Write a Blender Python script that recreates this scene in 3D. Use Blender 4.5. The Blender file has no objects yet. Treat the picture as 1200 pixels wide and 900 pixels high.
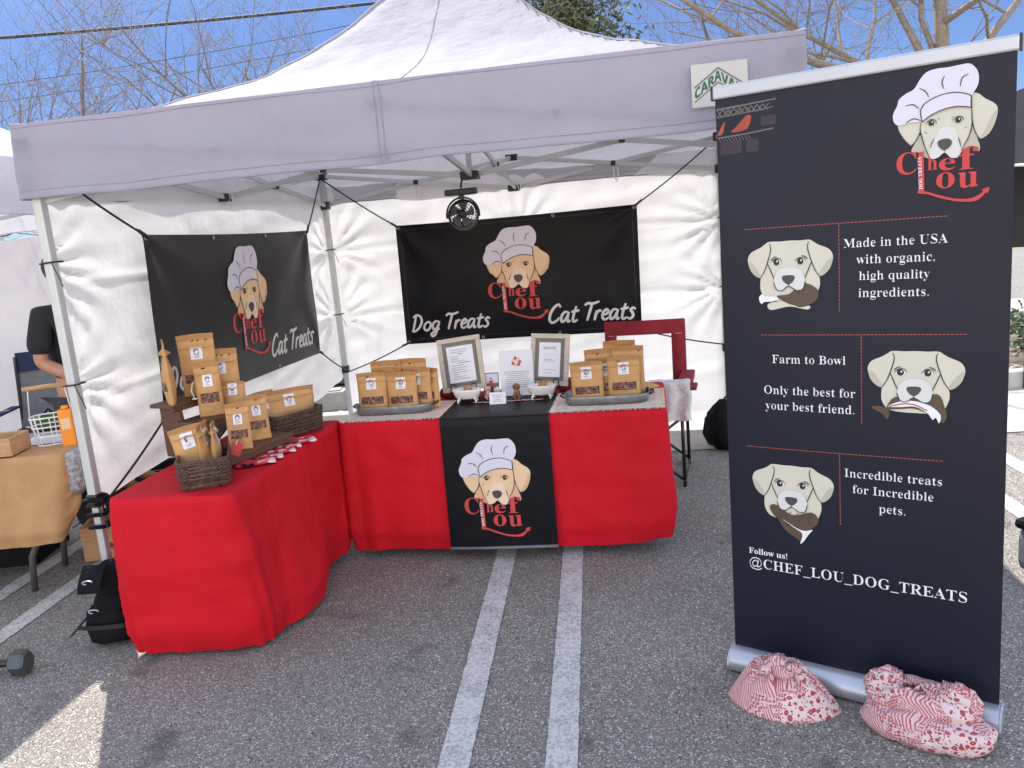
import bpy, bmesh, math, random
from mathutils import Vector, Matrix
from mathutils.geometry import tessellate_polygon
from mathutils import noise as mnoise
R = math.radians
random.seed(7)
sc = bpy.context.scene
COL = sc.collection

# ------------------------------------------------------------------ camera, world, sun, exposure
F_PX, PITCH, ROLL, CAM_H = 973.824, 0.1910, 0.0870, 1.691
cp, sp, cr, sr = math.cos(PITCH), math.sin(PITCH), math.cos(ROLL), math.sin(ROLL)
fw = Vector((0, cp, -sp)); dn = Vector((0, -sp, -cp)); rt = Vector((1, 0, 0))
cx_ = cr * rt + sr * dn; cy_ = -sr * rt + cr * dn
cd = bpy.data.cameras.new('camera'); cam = bpy.data.objects.new('camera', cd); COL.objects.link(cam)
cam.matrix_world = Matrix(((cx_.x, -cy_.x, -fw.x, 0), (cx_.y, -cy_.y, -fw.y, 0), (cx_.z, -cy_.z, -fw.z, CAM_H), (0, 0, 0, 1)))
cd.sensor_width = 36; cd.lens = 36 * F_PX / 1200; cd.clip_end = 500; cd.clip_start = 0.05
sc.camera = cam
SUN_DIR = Vector((-0.370, 0.929, 0)).normalized(); SUN_EL = R(52)
w = bpy.data.worlds.new('World'); sc.world = w; w.use_nodes = True
nt = w.node_tree
sky = nt.nodes.new('ShaderNodeTexSky'); sky.sky_type = 'NISHITA'; sky.sun_disc = False
sky.sun_elevation = SUN_EL; sky.sun_rotation = math.atan2(SUN_DIR.x, SUN_DIR.y)
sky.air_density = 1.0; sky.dust_density = 0.0; sky.ozone_density = 3.0; sky.altitude = 1500
bg = nt.nodes['Background']; bg.inputs[1].default_value = 0.14
# added shade fill: sky boosted and warmed overhead and behind, dimmed bluer ahead
tcw = nt.nodes.new('ShaderNodeTexCoord'); dot = nt.nodes.new('ShaderNodeVectorMath'); dot.operation = 'DOT_PRODUCT'; dot.inputs[1].default_value = (0, -.35, 1)
nt.links.new(tcw.outputs['Generated'], dot.inputs[0])
mr = nt.nodes.new('ShaderNodeMapRange'); mr.interpolation_type = 'SMOOTHSTEP'; mr.inputs[1].default_value = -.15; mr.inputs[2].default_value = .75
nt.links.new(dot.outputs['Value'], mr.inputs[0])
mxw = nt.nodes.new('ShaderNodeMix'); mxw.data_type = 'RGBA'; mxw.inputs[6].default_value = (.205, .225, .30, 1); mxw.inputs[7].default_value = (3.6, 2.40, 1.62, 1)
nt.links.new(mr.outputs[0], mxw.inputs[0])
mul = nt.nodes.new('ShaderNodeVectorMath'); mul.operation = 'MULTIPLY'
nt.links.new(sky.outputs[0], mul.inputs[0]); nt.links.new(mxw.outputs[2], mul.inputs[1]); nt.links.new(mul.outputs[0], bg.inputs[0])
sl = bpy.data.lights.new('sun', 'SUN'); sl.energy = 3.0; sl.angle = R(0.53); sl.color = (1, .95, .87)
so = bpy.data.objects.new('sun', sl); COL.objects.link(so)
sv = (SUN_DIR * math.cos(SUN_EL) + Vector((0, 0, math.sin(SUN_EL))))
so.rotation_euler = sv.to_track_quat('Z', 'Y').to_euler(); so.location = sv * 30
sc.view_settings.view_transform = 'Standard'; sc.view_settings.look = 'None'
sc.view_settings.exposure = 1.45; sc.view_settings.gamma = 1; sc.view_settings.use_curve_mapping = False
sc.cycles.max_bounces = 10; sc.cycles.transmission_bounces = 8; sc.cycles.diffuse_bounces = 6

# ------------------------------------------------------------------ frames
TX, TY, YAW = -1.895, 3.573, -0.176          # the tent's front left leg and heading
W, D = 3.015, 3.165                          # between legs
_c, _s = math.cos(YAW), math.sin(YAW)
def T(x, y, z=0): return Vector((TX + _c * x - _s * y, TY + _s * x + _c * y, z))
LOT = -0.11                                  # heading of the parking rows
def L(a, b, z=0):                            # along the kerb, across it
    return Vector((math.cos(LOT) * a - math.sin(LOT) * b, math.sin(LOT) * a + math.cos(LOT) * b, z))

# ------------------------------------------------------------------ materials
def _mix(nt, a, b, fac):
    m = nt.nodes.new('ShaderNodeMix'); m.data_type = 'RGBA'
    for i, s in ((0, fac), (6, a), (7, b)):
        if hasattr(s, 'is_output') or isinstance(s, bpy.types.NodeSocket): nt.links.new(s, m.inputs[i])
        else: m.inputs[i].default_value = s if i == 0 else (*s, 1)
    return m.outputs[2]
def _noise(nt, co, scale, detail=4, rough=.6, stretch=None):
    n = nt.nodes.new('ShaderNodeTexNoise'); n.inputs['Scale'].default_value = scale
    n.inputs['Detail'].default_value = detail; n.inputs['Roughness'].default_value = rough
    if stretch:
        mp = nt.nodes.new('ShaderNodeMapping'); mp.inputs['Scale'].default_value = stretch
        nt.links.new(co, mp.inputs[0]); co = mp.outputs[0]
    nt.links.new(co, n.inputs['Vector'])
    return n.outputs[0]
def _ramp(nt, s, lo, hi):
    m = nt.nodes.new('ShaderNodeMapRange'); m.inputs[1].default_value = lo; m.inputs[2].default_value = hi
    nt.links.new(s, m.inputs[0]); return m.outputs[0]
def base(name):
    m = bpy.data.materials.new(name); m.use_nodes = True; nt = m.node_tree
    b = nt.nodes['Principled BSDF']; tc = nt.nodes.new('ShaderNodeTexCoord')
    return m, nt, b, tc.outputs['Object']
def bumpn(nt, b, h, strength, dist):
    bp = nt.nodes.new('ShaderNodeBump'); bp.inputs['Strength'].default_value = strength; bp.inputs['Distance'].default_value = dist
    nt.links.new(h, bp.inputs['Height']); nt.links.new(bp.outputs[0], b.inputs['Normal']); return bp
def mat(name, col, rough=.7, metal=0, var=.15, vs=12, bump=.0, bs=150, bd=.002, stretch=None, spec=.5, col2=None):
    m, nt, b, co = base(name)
    b.inputs['Roughness'].default_value = rough; b.inputs['Metallic'].default_value = metal
    b.inputs['Specular IOR Level'].default_value = spec
    n = _ramp(nt, _noise(nt, co, vs, 5, .6, stretch), .3, .7)
    c2 = col2 or tuple(min(1, c * (1 + var)) for c in col); c1 = tuple(c * (1 - var) for c in col) if not col2 else col
    nt.links.new(_mix(nt, c1, c2, n), b.inputs['Base Color'])
    if bump: bumpn(nt, b, _noise(nt, co, bs, 3, .6, stretch), bump, bd)
    return m
def fabric(name, col, transl, bump=.5, bs=9, bd=.02, fine=120, var=.04, tint=None, crumple=0, cs=5):
    m, nt, b, co = base(name)
    b.inputs['Roughness'].default_value = .75; b.inputs['Specular IOR Level'].default_value = .25
    n1 = _noise(nt, co, bs, 4, .55); n2 = _noise(nt, co, fine, 2, .5)
    ad = nt.nodes.new('ShaderNodeMath'); ad.operation = 'MULTIPLY_ADD'; ad.inputs[1].default_value = .04
    nt.links.new(n2, ad.inputs[0]); nt.links.new(n1, ad.inputs[2])
    hgt = ad.outputs[0]
    if crumple:                                   # folded-cloth facets
        wn_ = nt.nodes.new('ShaderNodeTexNoise'); wn_.inputs['Scale'].default_value = cs * .7; nt.links.new(co, wn_.inputs['Vector'])
        wv_ = nt.nodes.new('ShaderNodeVectorMath'); wv_.operation = 'MULTIPLY_ADD'; wv_.inputs[1].default_value = (.25,) * 3
        nt.links.new(wn_.outputs['Color'], wv_.inputs[0]); nt.links.new(co, wv_.inputs[2])
        vo_ = nt.nodes.new('ShaderNodeTexVoronoi'); vo_.feature = 'SMOOTH_F1'; vo_.inputs['Scale'].default_value = cs; vo_.inputs['Smoothness'].default_value = .25; nt.links.new(wv_.outputs[0], vo_.inputs['Vector'])
        a2 = nt.nodes.new('ShaderNodeMath'); a2.operation = 'MULTIPLY_ADD'; a2.inputs[1].default_value = crumple; nt.links.new(vo_.outputs['Distance'], a2.inputs[0]); nt.links.new(hgt, a2.inputs[2]); hgt = a2.outputs[0]
    bp = bumpn(nt, b, hgt, bump, bd)
    c = _mix(nt, tuple(x * (1 - var) for x in col), tuple(min(1, x * (1 + var)) for x in col), _ramp(nt, n1, .3, .7))
    nt.links.new(c, b.inputs['Base Color'])
    tr = nt.nodes.new('ShaderNodeBsdfTranslucent'); tr.inputs[0].default_value = (*(tint or col), 1)
    nt.links.new(bp.outputs[0], tr.inputs['Normal'])
    ms = nt.nodes.new('ShaderNodeMixShader'); ms.inputs[0].default_value = transl
    nt.links.new(b.outputs[0], ms.inputs[1]); nt.links.new(tr.outputs[0], ms.inputs[2])
    nt.links.new(ms.outputs[0], nt.nodes['Material Output'].inputs[0])
    return m
M = {}
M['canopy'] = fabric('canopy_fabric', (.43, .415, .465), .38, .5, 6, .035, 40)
M['valance'] = fabric('valance_shaded_fabric', (.44, .42, .50), .44, .6, 4, .05, tint=(.47, .44, .54), crumple=.35, cs=3)  # white cloth like the canopy; lilac-grey shade of the front put into the colour
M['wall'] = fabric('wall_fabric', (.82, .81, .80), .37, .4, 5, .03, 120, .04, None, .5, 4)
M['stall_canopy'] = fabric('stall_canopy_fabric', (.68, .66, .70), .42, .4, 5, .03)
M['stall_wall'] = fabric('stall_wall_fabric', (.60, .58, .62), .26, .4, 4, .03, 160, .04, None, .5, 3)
M['steel'] = mat('powder_coat', (.50, .51, .51), .42, .25, .08, 6)
M['black_plastic'] = mat('black_plastic', (.014, .014, .016), .45, 0, .2, 30)
M['black_cloth'] = mat('black_cloth', (.006, .006, .009), .85, 0, .3, 20, .6, 40, .01, spec=.2)
M['cord'] = mat('black_cord', (.012, .012, .013), .6, 0, .3, 80)
M['red'] = fabric('red_tablecloth', (.54, .005, .015), .03, .55, 3.2, .035, 300, .08, None, .9, 4.2)
M['banner'] = mat('banner_vinyl', (.004, .004, .008), .42, 0, .12, 3, .2, 5, .03, spec=.16)
M['banner_left'] = mat('banner_vinyl_side', (.012, .011, .012), .42, 0, .12, 3, .15, 5, .02, spec=.45)
M['rollup'] = mat('banner_film', (.010, .011, .023), .40, 0, .08, 2, .08, 4, .015, spec=.26)
M['hem'] = mat('banner_hem', (.03, .03, .035), .5)
M['alu'] = mat('brushed_aluminium', (.42, .43, .47), .35, .6, .05, 4)
M['kraft'] = mat('kraft_paper', (.50, .275, .105), .72, 0, .12, 14, .35, 30, .004)
M['kraft_dark'] = mat('kraft_seal', (.38, .185, .062), .7, 0, .12, 14, .3, 40, .003)
M['sticker'] = mat('white_sticker', (.70, .68, .74), .5, 0, .03)
M['ink'] = mat('grey_ink', (.12, .11, .12), .6)
M['paper'] = mat('white_paper', (.72, .71, .76), .6, 0, .02)
def treat_mat():
    m, nt, b, co = base('treat_pieces'); v = nt.nodes.new('ShaderNodeTexVoronoi'); v.inputs['Scale'].default_value = 90
    nt.links.new(co, v.inputs['Vector'])
    nt.links.new(_mix(nt, (.030, .008, .005), (.30, .13, .09), _ramp(nt, _noise(nt, v.outputs['Color'], 3, 2), .35, .7)), b.inputs['Base Color'])
    b.inputs['Roughness'].default_value = .25; bumpn(nt, b, v.outputs['Distance'], .8, .006); return m
M['treat'] = treat_mat()
M['dark_wood'] = mat('dark_stained_wood', (.060, .027, .013), .55, 0, 0, 9, .3, 40, .003, (3, 3, 30), col2=(.145, .070, .032))
M['wicker'] = mat('dark_wicker', (.018, .009, .006), .55, 0, 0, 70, .5, 200, .002, col2=(.12, .062, .036))
M['zinc'] = mat('galvanised_zinc', (.26, .27, .28), .42, .7, .25, 25)
M['lace'] = mat('cream_lace', (.74, .60, .49), .9, 0, .2, 60, .6, 220, .003)
M['frame_wood'] = mat('washed_wood', (.52, .45, .37), .7, 0, .18, 6, .3, 60, .002, (3, 3, 25))
M['frame_dark'] = mat('grey_wood_inner', (.17, .155, .14), .7, 0, .15, 20)
M['porcelain'] = mat('porcelain', (.78, .76, .74), .15, 0, .02)
M['biscuit'] = mat('dog_biscuit', (.42, .17, .06), .8, 0, .25, 80)
M['pup_brown'] = mat('brown_ceramic', (.22, .11, .045), .45, 0, .25, 40)
M['pup_white'] = mat('cream_ceramic', (.70, .62, .58), .4, 0, .1, 40)
M['pup_pink'] = mat('pink_ceramic', (.70, .36, .34), .4, 0, .15, 50)
M['chair_red'] = mat('chair_red', (.24, .010, .020), .8, 0, .2, 10, .3, 200, .002)
M['chair_steel'] = mat('chair_tube', (.05, .05, .055), .35, .7, .1)
M['towel'] = fabric('white_towel', (.74, .70, .70), .1, .8, 14, .03, 300)
M['burlap'] = fabric('burlap', (.47, .27, .125), .05, .6, 8, .02, 260, .12)
M['lacecloth'] = fabric('grey_lace', (.36, .35, .37), .1, .5, 60, .01, 200, .55)
M['pine'] = mat('pine_board', (.46, .27, .13), .65, 0, .22, 7, .2, 50, .002, (1, 1, 12))
M['knot'] = mat('wood_knot', (.14, .055, .02), .7, 0, .2)
M['iron'] = mat('dumbbell_iron', (.085, .085, .09), .42, .4, .15, 40)
M['leg_brown'] = mat('table_leg_steel', (.12, .10, .10), .45, .4, .1)
M['navy'] = mat('navy_canvas', (.012, .022, .075), .8, 0, .2, 20)
M['grey_canvas'] = mat('grey_canvas', (.15, .16, .18), .85, 0, .15, 20)
M['green_canvas'] = mat('green_canvas', (.035, .10, .02), .85, 0, .15, 20)
M['skin'] = mat('skin', (.42, .20, .13), .5, 0, .08, 20)
M['hair'] = mat('dark_hair', (.02, .012, .008), .6, 0, .3, 60)
M['jeans'] = mat('charcoal_denim', (.040, .043, .047), .85, 0, .25, 16, .4, 60, .01)
M['shirt'] = mat('black_shirt', (.010, .010, .016), .85, 0, .25, 12, .4, 20, .02)
M['white_rubber'] = mat('white_rubber', (.65, .65, .65), .6)
M['wire_white'] = mat('white_wire', (.75, .75, .75), .4)
M['orange'] = mat('orange_carton', (.80, .26, .015), .5, 0, .08)
M['concrete'] = mat('concrete', (.42, .39, .35), .9, 0, .14, 5, .4, 90, .004)
M['kerbstone'] = mat('kerb_concrete', (.40, .385, .35), .9, 0, .16, 6, .4, 60, .004)
M['soil'] = mat('planter_soil', (.20, .16, .12), .95, 0, .3, 9, .6, 40, .02)
M['rock'] = mat('pale_rock', (.40, .35, .29), .9, 0, .3, 12, .5, 40, .01)
M['green_wall'] = mat('grey_green_block', (.11, .13, .125), .8, 0, .1, 8)
M['bark'] = mat('bark', (.17, .135, .10), .9, 0, .3, 20, .6, 40, .01)
M['pale_bark'] = mat('pale_bark', (.22, .185, .145), .9, 0, .3, 20, .6, 40, .01)
M['bud'] = mat('leaf_bud', (.34, .31, .21), .7, 0, .4, 3)
M['leaf'] = mat('evergreen_leaf', (.066, .088, .028), .65, 0, .5, 2)
M['shrub'] = mat('shrub_leaf', (.075, .12, .045), .65, 0, .5, 9)
M['red_leaf'] = mat('red_cordyline', (.07, .014, .016), .5, 0, .3, 9)
M['black_canopy'] = mat('black_canopy', (.012, .013, .020), .6, 0, .1, 3, .2, 6, .03)
M['line_red'] = mat('print_dull_red', (.30, .055, .055), .6, 0, .05)
M['pr_white'] = mat('print_white', (.72, .72, .74), .55, 0, .02)
M['pr_cream'] = mat('print_lettering', (.66, .62, .58), .55, 0, .02)
M['pr_hat'] = mat('print_hat', (.62, .60, .70), .55, 0, .02)
M['pr_tan'] = mat('print_tan', (.72, .50, .30), .55, 0, .04)
M['pr_tan2'] = mat('print_tan_shade', (.62, .40, .23), .55, 0, .04)
M['pr_muz'] = mat('print_muzzle', (.76, .58, .42), .55, 0, .03)
M['pr_pale'] = mat('print_pale_coat', (.56, .53, .44), .55, 0, .03)
M['pr_pale2'] = mat('print_pale_shade', (.44, .41, .34), .55, 0, .03)
M['pr_palemuz'] = mat('print_pale_muzzle', (.60, .59, .58), .55, 0, .02)
M['pr_black'] = mat('print_black', (.012, .011, .012), .5, 0, .05)
M['pr_nose'] = mat('print_nose', (.055, .048, .048), .5, 0, .05)
M['pr_red'] = mat('print_red', (.52, .042, .040), .55, 0, .04)
M['pr_brown'] = mat('print_brown', (.085, .050, .032), .55, 0, .05)
M['pr_ember'] = mat('print_ember', (.34, .055, .028), .55, 0, .3, 30)
M['pr_maroon'] = mat('print_maroon', (.028, .016, .024), .55, 0, .2)
M['pr_grate'] = mat('print_grate', (.13, .12, .12), .55, 0, .2)
M['green_ink'] = mat('green_ink', (.005, .10, .045), .5, 0, .05)
M['patch'] = mat('patch_white', (.46, .45, .43), .6, 0, .03)
M['yellow'] = mat('yellow_paint', (.62, .36, .03), .8)

def asphalt():
    m, nt, b, co = base('asphalt'); b.inputs['Roughness'].default_value = .88; b.inputs['Specular IOR Level'].default_value = .35
    v = nt.nodes.new('ShaderNodeTexVoronoi'); v.inputs['Scale'].default_value = 210; nt.links.new(co, v.inputs['Vector'])
    big = _ramp(nt, _noise(nt, co, .9, 6, .62), .3, .72)
    mid = _ramp(nt, _noise(nt, co, 90, 4, .75), .3, .75)
    c = _mix(nt, (.150, .134, .118), (.205, .184, .162), big)
    c = _mix(nt, c, (.265, .238, .210), mid)
    n = nt.nodes.new('ShaderNodeSeparateColor'); nt.links.new(v.outputs['Color'], n.inputs[0])
    c = _mix(nt, c, (.66, .61, .56), _ramp(nt, n.outputs[0], .80, 1.0))
    c = _mix(nt, c, (.055, .050, .046), _ramp(nt, n.outputs[1], .70, 1.0))
    st = _ramp(nt, _noise(nt, co, 3.2, 3, .5), .62, .70)
    mu = nt.nodes.new('ShaderNodeMath'); mu.operation = 'MULTIPLY'; mu.inputs[1].default_value = .55; nt.links.new(st, mu.inputs[0])
    c = _mix(nt, c, (.060, .053, .047), mu.outputs[0])
    nt.links.new(c, b.inputs['Base Color'])
    bumpn(nt, b, v.outputs['Distance'], .45, .004); return m
M['asphalt'] = asphalt()
def worn_paint(name, col):
    m, nt, b, co = base(name); b.inputs['Roughness'].default_value = .85
    wear = _ramp(nt, _noise(nt, co, 75, 6, .75), .40, .60)
    w2 = _ramp(nt, _noise(nt, co, 9, 4, .6), .3, .8)
    mu = nt.nodes.new('ShaderNodeMath'); mu.operation = 'MULTIPLY_ADD'; mu.inputs[1].default_value = .55
    nt.links.new(w2, mu.inputs[0]); mu.inputs[2].default_value = .18
    mm = nt.nodes.new('ShaderNodeMath'); mm.operation = 'MULTIPLY_ADD'; mm.use_clamp = True
    nt.links.new(wear, mm.inputs[0]); mm.inputs[1].default_value = .75; nt.links.new(mu.outputs[0], mm.inputs[2])
    nt.links.new(_mix(nt, (.14, .13, .122), col, mm.outputs[0]), b.inputs['Base Color'])
    bumpn(nt, b, _noise(nt, co, 160, 2), .6, .004); return m
M['paint'] = worn_paint('white_road_paint', (.60, .575, .55))
def bandana():
    m, nt, b, co = base('bandana_print'); b.inputs['Roughness'].default_value = .85
    def warp(amt, sc_):
        n = nt.nodes.new('ShaderNodeTexNoise'); n.inputs['Scale'].default_value = sc_; nt.links.new(co, n.inputs['Vector'])
        v = nt.nodes.new('ShaderNodeVectorMath'); v.operation = 'MULTIPLY_ADD'; v.inputs[1].default_value = (amt,) * 3
        nt.links.new(n.outputs['Color'], v.inputs[0]); nt.links.new(co, v.inputs[2]); return v.outputs[0]
    wc = warp(.05, 9)
    def vor(scale, rnd_, vec=wc):
        v = nt.nodes.new('ShaderNodeTexVoronoi'); v.inputs['Scale'].default_value = scale; v.inputs['Randomness'].default_value = rnd_
        nt.links.new(vec, v.inputs['Vector']); return v.outputs['Distance']
    def band(s, a, bb):
        c = nt.nodes.new('ShaderNodeMath'); c.operation = 'COMPARE'; c.inputs[1].default_value = a; c.inputs[2].default_value = bb
        nt.links.new(s, c.inputs[0]); return c.outputs[0]
    rings = band(vor(95, .15), .36, .13)
    fl = band(vor(42, .8), .20, .14); fd = band(vor(85, .9, warp(.03, 30)), .1, .22)
    mx_ = nt.nodes.new('ShaderNodeMath'); mx_.operation = 'MAXIMUM'; nt.links.new(fl, mx_.inputs[0]); nt.links.new(fd, mx_.inputs[1])
    wv = nt.nodes.new('ShaderNodeTexWave'); wv.inputs['Scale'].default_value = 44; wv.inputs['Distortion'].default_value = .6; wv.inputs['Detail'].default_value = 1
    mp = nt.nodes.new('ShaderNodeMapping'); mp.inputs['Rotation'].default_value = (.3, .6, .7); nt.links.new(co, mp.inputs[0]); nt.links.new(mp.outputs[0], wv.inputs['Vector'])
    st = _ramp(nt, wv.outputs['Fac'], .45, .8)
    reg = _noise(nt, co, 8, 1, .4)
    a = _mix(nt, (.64, .46, .46), (.36, .045, .06), rings)
    f = _mix(nt, (.66, .52, .51), (.33, .03, .045), mx_.outputs[0])
    s = _mix(nt, (.64, .46, .46), (.38, .07, .08), st)
    c = _mix(nt, a, f, _ramp(nt, reg, .53, .545)); c = _mix(nt, s, c, _ramp(nt, reg, .43, .445))
    fade = _ramp(nt, _noise(nt, co, 45, 4, .7), .25, .75); c = _mix(nt, c, (.50, .26, .27), _half(nt, fade, .22))
    nt.links.new(c, b.inputs['Base Color']); bumpn(nt, b, _noise(nt, co, 34, 4), .8, .012); return m
def _half(nt, s, k):
    m = nt.nodes.new('ShaderNodeMath'); m.operation = 'MULTIPLY'; m.inputs[1].default_value = k; nt.links.new(s, m.inputs[0]); return m.outputs[0]
M['bandana'] = bandana()
def bold_bandana():
    m, nt, b, co = base('red_bandana'); b.inputs['Roughness'].default_value = .85
    nt.links.new(_mix(nt, (.50, .02, .03), (.72, .58, .56), _ramp(nt, _noise(nt, co, 20, 3, .6), .58, .62)), b.inputs['Base Color']); return m
M['bandana_red'] = bold_bandana()
def gingham():
    m, nt, b, co = base('gingham'); c = nt.nodes.new('ShaderNodeTexChecker'); c.inputs['Scale'].default_value = 55
    c.inputs[1].default_value = (.6, .06, .06, 1); c.inputs[2].default_value = (.75, .7, .7, 1)
    nt.links.new(co, c.inputs[0]); nt.links.new(c.outputs[0], b.inputs['Base Color']); return m
M['gingham'] = gingham()

# ------------------------------------------------------------------ mesh builder
class MB:
    def __init__(s): s.v = []; s.f = []; s.m = []; s.sm = []
    def add(s, vs, fs, m=0, smooth=False):
        o = len(s.v); s.v += [tuple(x) for x in vs]
        for f in fs: s.f.append([i + o for i in f]); s.m.append(m); s.sm.append(smooth)
    def box(s, c, d, rot=None, b=.0, m=0):
        hx, hy, hz = d[0] / 2, d[1] / 2, d[2] / 2; b = min(b, hx * .9, hy * .9, hz * .9)
        bm = bmesh.new(); bmesh.ops.create_cube(bm, size=1, matrix=Matrix.Diagonal((d[0], d[1], d[2], 1)))
        if b > 0: bmesh.ops.bevel(bm, geom=bm.edges[:], offset=b, segments=2, profile=.6, affect='EDGES', clamp_overlap=True)
        r = rot or Matrix.Identity(3); c = Vector(c); bm.verts.ensure_lookup_table()
        s.add([r @ v.co + c for v in bm.verts], [[v.index for v in f.verts] for f in bm.faces], m); bm.free()
    def tube(s, pts, r, n=8, m=0, cap=True, closed=False, square=False):
        pts = [Vector(p) for p in pts]; k = len(pts); rs = r if isinstance(r, (list, tuple)) else [r] * k
        up = Vector((0, 0, 1)); vs = []; prev = None
        for i, p in enumerate(pts):
            if closed: d = pts[(i + 1) % k] - pts[i - 1]
            else: d = pts[min(i + 1, k - 1)] - pts[max(i - 1, 0)]
            d = d.normalized() if d.length > 1e-9 else up
            if prev is None:
                a = up.cross(d)
                if a.length < .05: a = Vector((1, 0, 0)) - d * d.x
                a.normalize()
            else:
                a = prev - d * prev.dot(d)
                a = a.normalized() if a.length > 1e-6 else up.cross(d).normalized()
            prev = a; bb = d.cross(a)
            for j in range(n):
                t = 2 * math.pi * (j + (.5 if square else 0)) / n
                vs.append(p + (a * math.cos(t) + bb * math.sin(t)) * rs[i] * (1.414 if square else 1))
        fs = []
        for i in range(k if closed else k - 1):
            i2 = (i + 1) % k
            for j in range(n): fs.append([i * n + j, i * n + (j + 1) % n, i2 * n + (j + 1) % n, i2 * n + j])
        if cap and not closed: fs.append(list(range(n))[::-1]); fs.append([(k - 1) * n + j for j in range(n)])
        s.add(vs, fs, m, n > 5)
    def bar(s, p, q, a, b, m=0):      # square bar between two points
        p, q = Vector(p), Vector(q); d = q - p; z = d.normalized(); x = Vector((0, 0, 1)).cross(z)
        x = x.normalized() if x.length > .05 else Vector((1, 0, 0)); y = z.cross(x)
        s.box((p + q) / 2, (a, b, d.length), Matrix((x, y, z)).transposed(), min(a, b) * .18, m)
    def grid(s, fn, nu, nv, m=0, smooth=True, wrap=False):
        vs = [fn(i / nu, j / nv) for j in range(nv + 1) for i in range(nu + (0 if wrap else 1))]; st = nu + (0 if wrap else 1)
        fs = []
        for j in range(nv):
            for i in range(nu):
                i2 = (i + 1) % st if wrap else i + 1
                fs.append([j * st + i, j * st + i2, (j + 1) * st + i2, (j + 1) * st + i])
        s.add(vs, fs, m, smooth)
    def lathe(s, prof, n=24, m=0, mtx=None, sx=1, sy=1):
        mtx = mtx or Matrix.Identity(4)
        def fn(u, v):
            k = min(int(round(v * (len(prof) - 1))), len(prof) - 1); r, z = prof[k]; t = 2 * math.pi * u
            return mtx @ Vector((r * math.cos(t) * sx, r * math.sin(t) * sy, z))
        s.grid(fn, n, len(prof) - 1, m, True, True)
    def ell(s, c, r, rot=None, n=14, m=0, disp=None):
        c = Vector(c); rr = rot or Matrix.Identity(3)
        def fn(u, v):
            t = 2 * math.pi * u; p = math.pi * (v - .5) * .9999
            d = Vector((math.cos(p) * math.cos(t), math.cos(p) * math.sin(t), math.sin(p)))
            k = 1 + (disp(d) if disp else 0)
            return c + rr @ Vector((d.x * r[0], d.y * r[1], d.z * r[2])) * k
        s.grid(fn, n, max(6, n // 2 + 1), m, True, True)
    def build(s, name, mats, parent=None, loc=None, rz=0, recalc=True, weld=0):
        me = bpy.data.meshes.new(name); me.from_pydata(s.v, [], s.f)
        for x in (mats if isinstance(mats, (list, tuple)) else [mats]): me.materials.append(M[x] if isinstance(x, str) else x)
        me.polygons.foreach_set('material_index', s.m); me.polygons.foreach_set('use_smooth', s.sm)
        if recalc or weld:
            bm = bmesh.new(); bm.from_mesh(me)
            if weld: bmesh.ops.remove_doubles(bm, verts=bm.verts[:], dist=weld)
            if recalc: bmesh.ops.recalc_face_normals(bm, faces=bm.faces[:])
            bm.to_mesh(me); bm.free()
        me.update()
        o = bpy.data.objects.new(name, me); COL.objects.link(o)
        if parent: o.parent = parent
        if loc is not None: o.location = loc
        o.rotation_euler[2] = rz
        return o
def tag(o, label=None, cat=None, group=None, kind=None):
    if label: o['label'] = label
    if cat: o['category'] = cat
    if group: o['group'] = group
    if kind: o['kind'] = kind
    return o
def empty(name, loc, rz, label, cat, group=None):
    o = bpy.data.objects.new(name, None); COL.objects.link(o); o.location = loc; o.rotation_euler = (0, 0, rz); o.empty_display_size = .1
    return tag(o, label, cat, group)
def tthing(name, x, y, z, rot, label, cat, group=None): return empty(name, T(x, y, z), YAW + rot, label, cat, group)
def dup(root, loc, rz, label, group=None):
    r = root.copy(); COL.objects.link(r); r.location = loc; r.rotation_euler = (0, 0, rz); r['label'] = label
    if group: r['group'] = group
    for ch in list(root.children):
        c = ch.copy(); COL.objects.link(c); c.parent = r
        for g in list(ch.children):
            d = g.copy(); COL.objects.link(d); d.parent = c
    return r
def nz(x, y=0, z=0): return mnoise.noise(Vector((x, y, z)))
def rotm(ax, a): return Matrix.Rotation(a, 3, ax)

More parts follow.
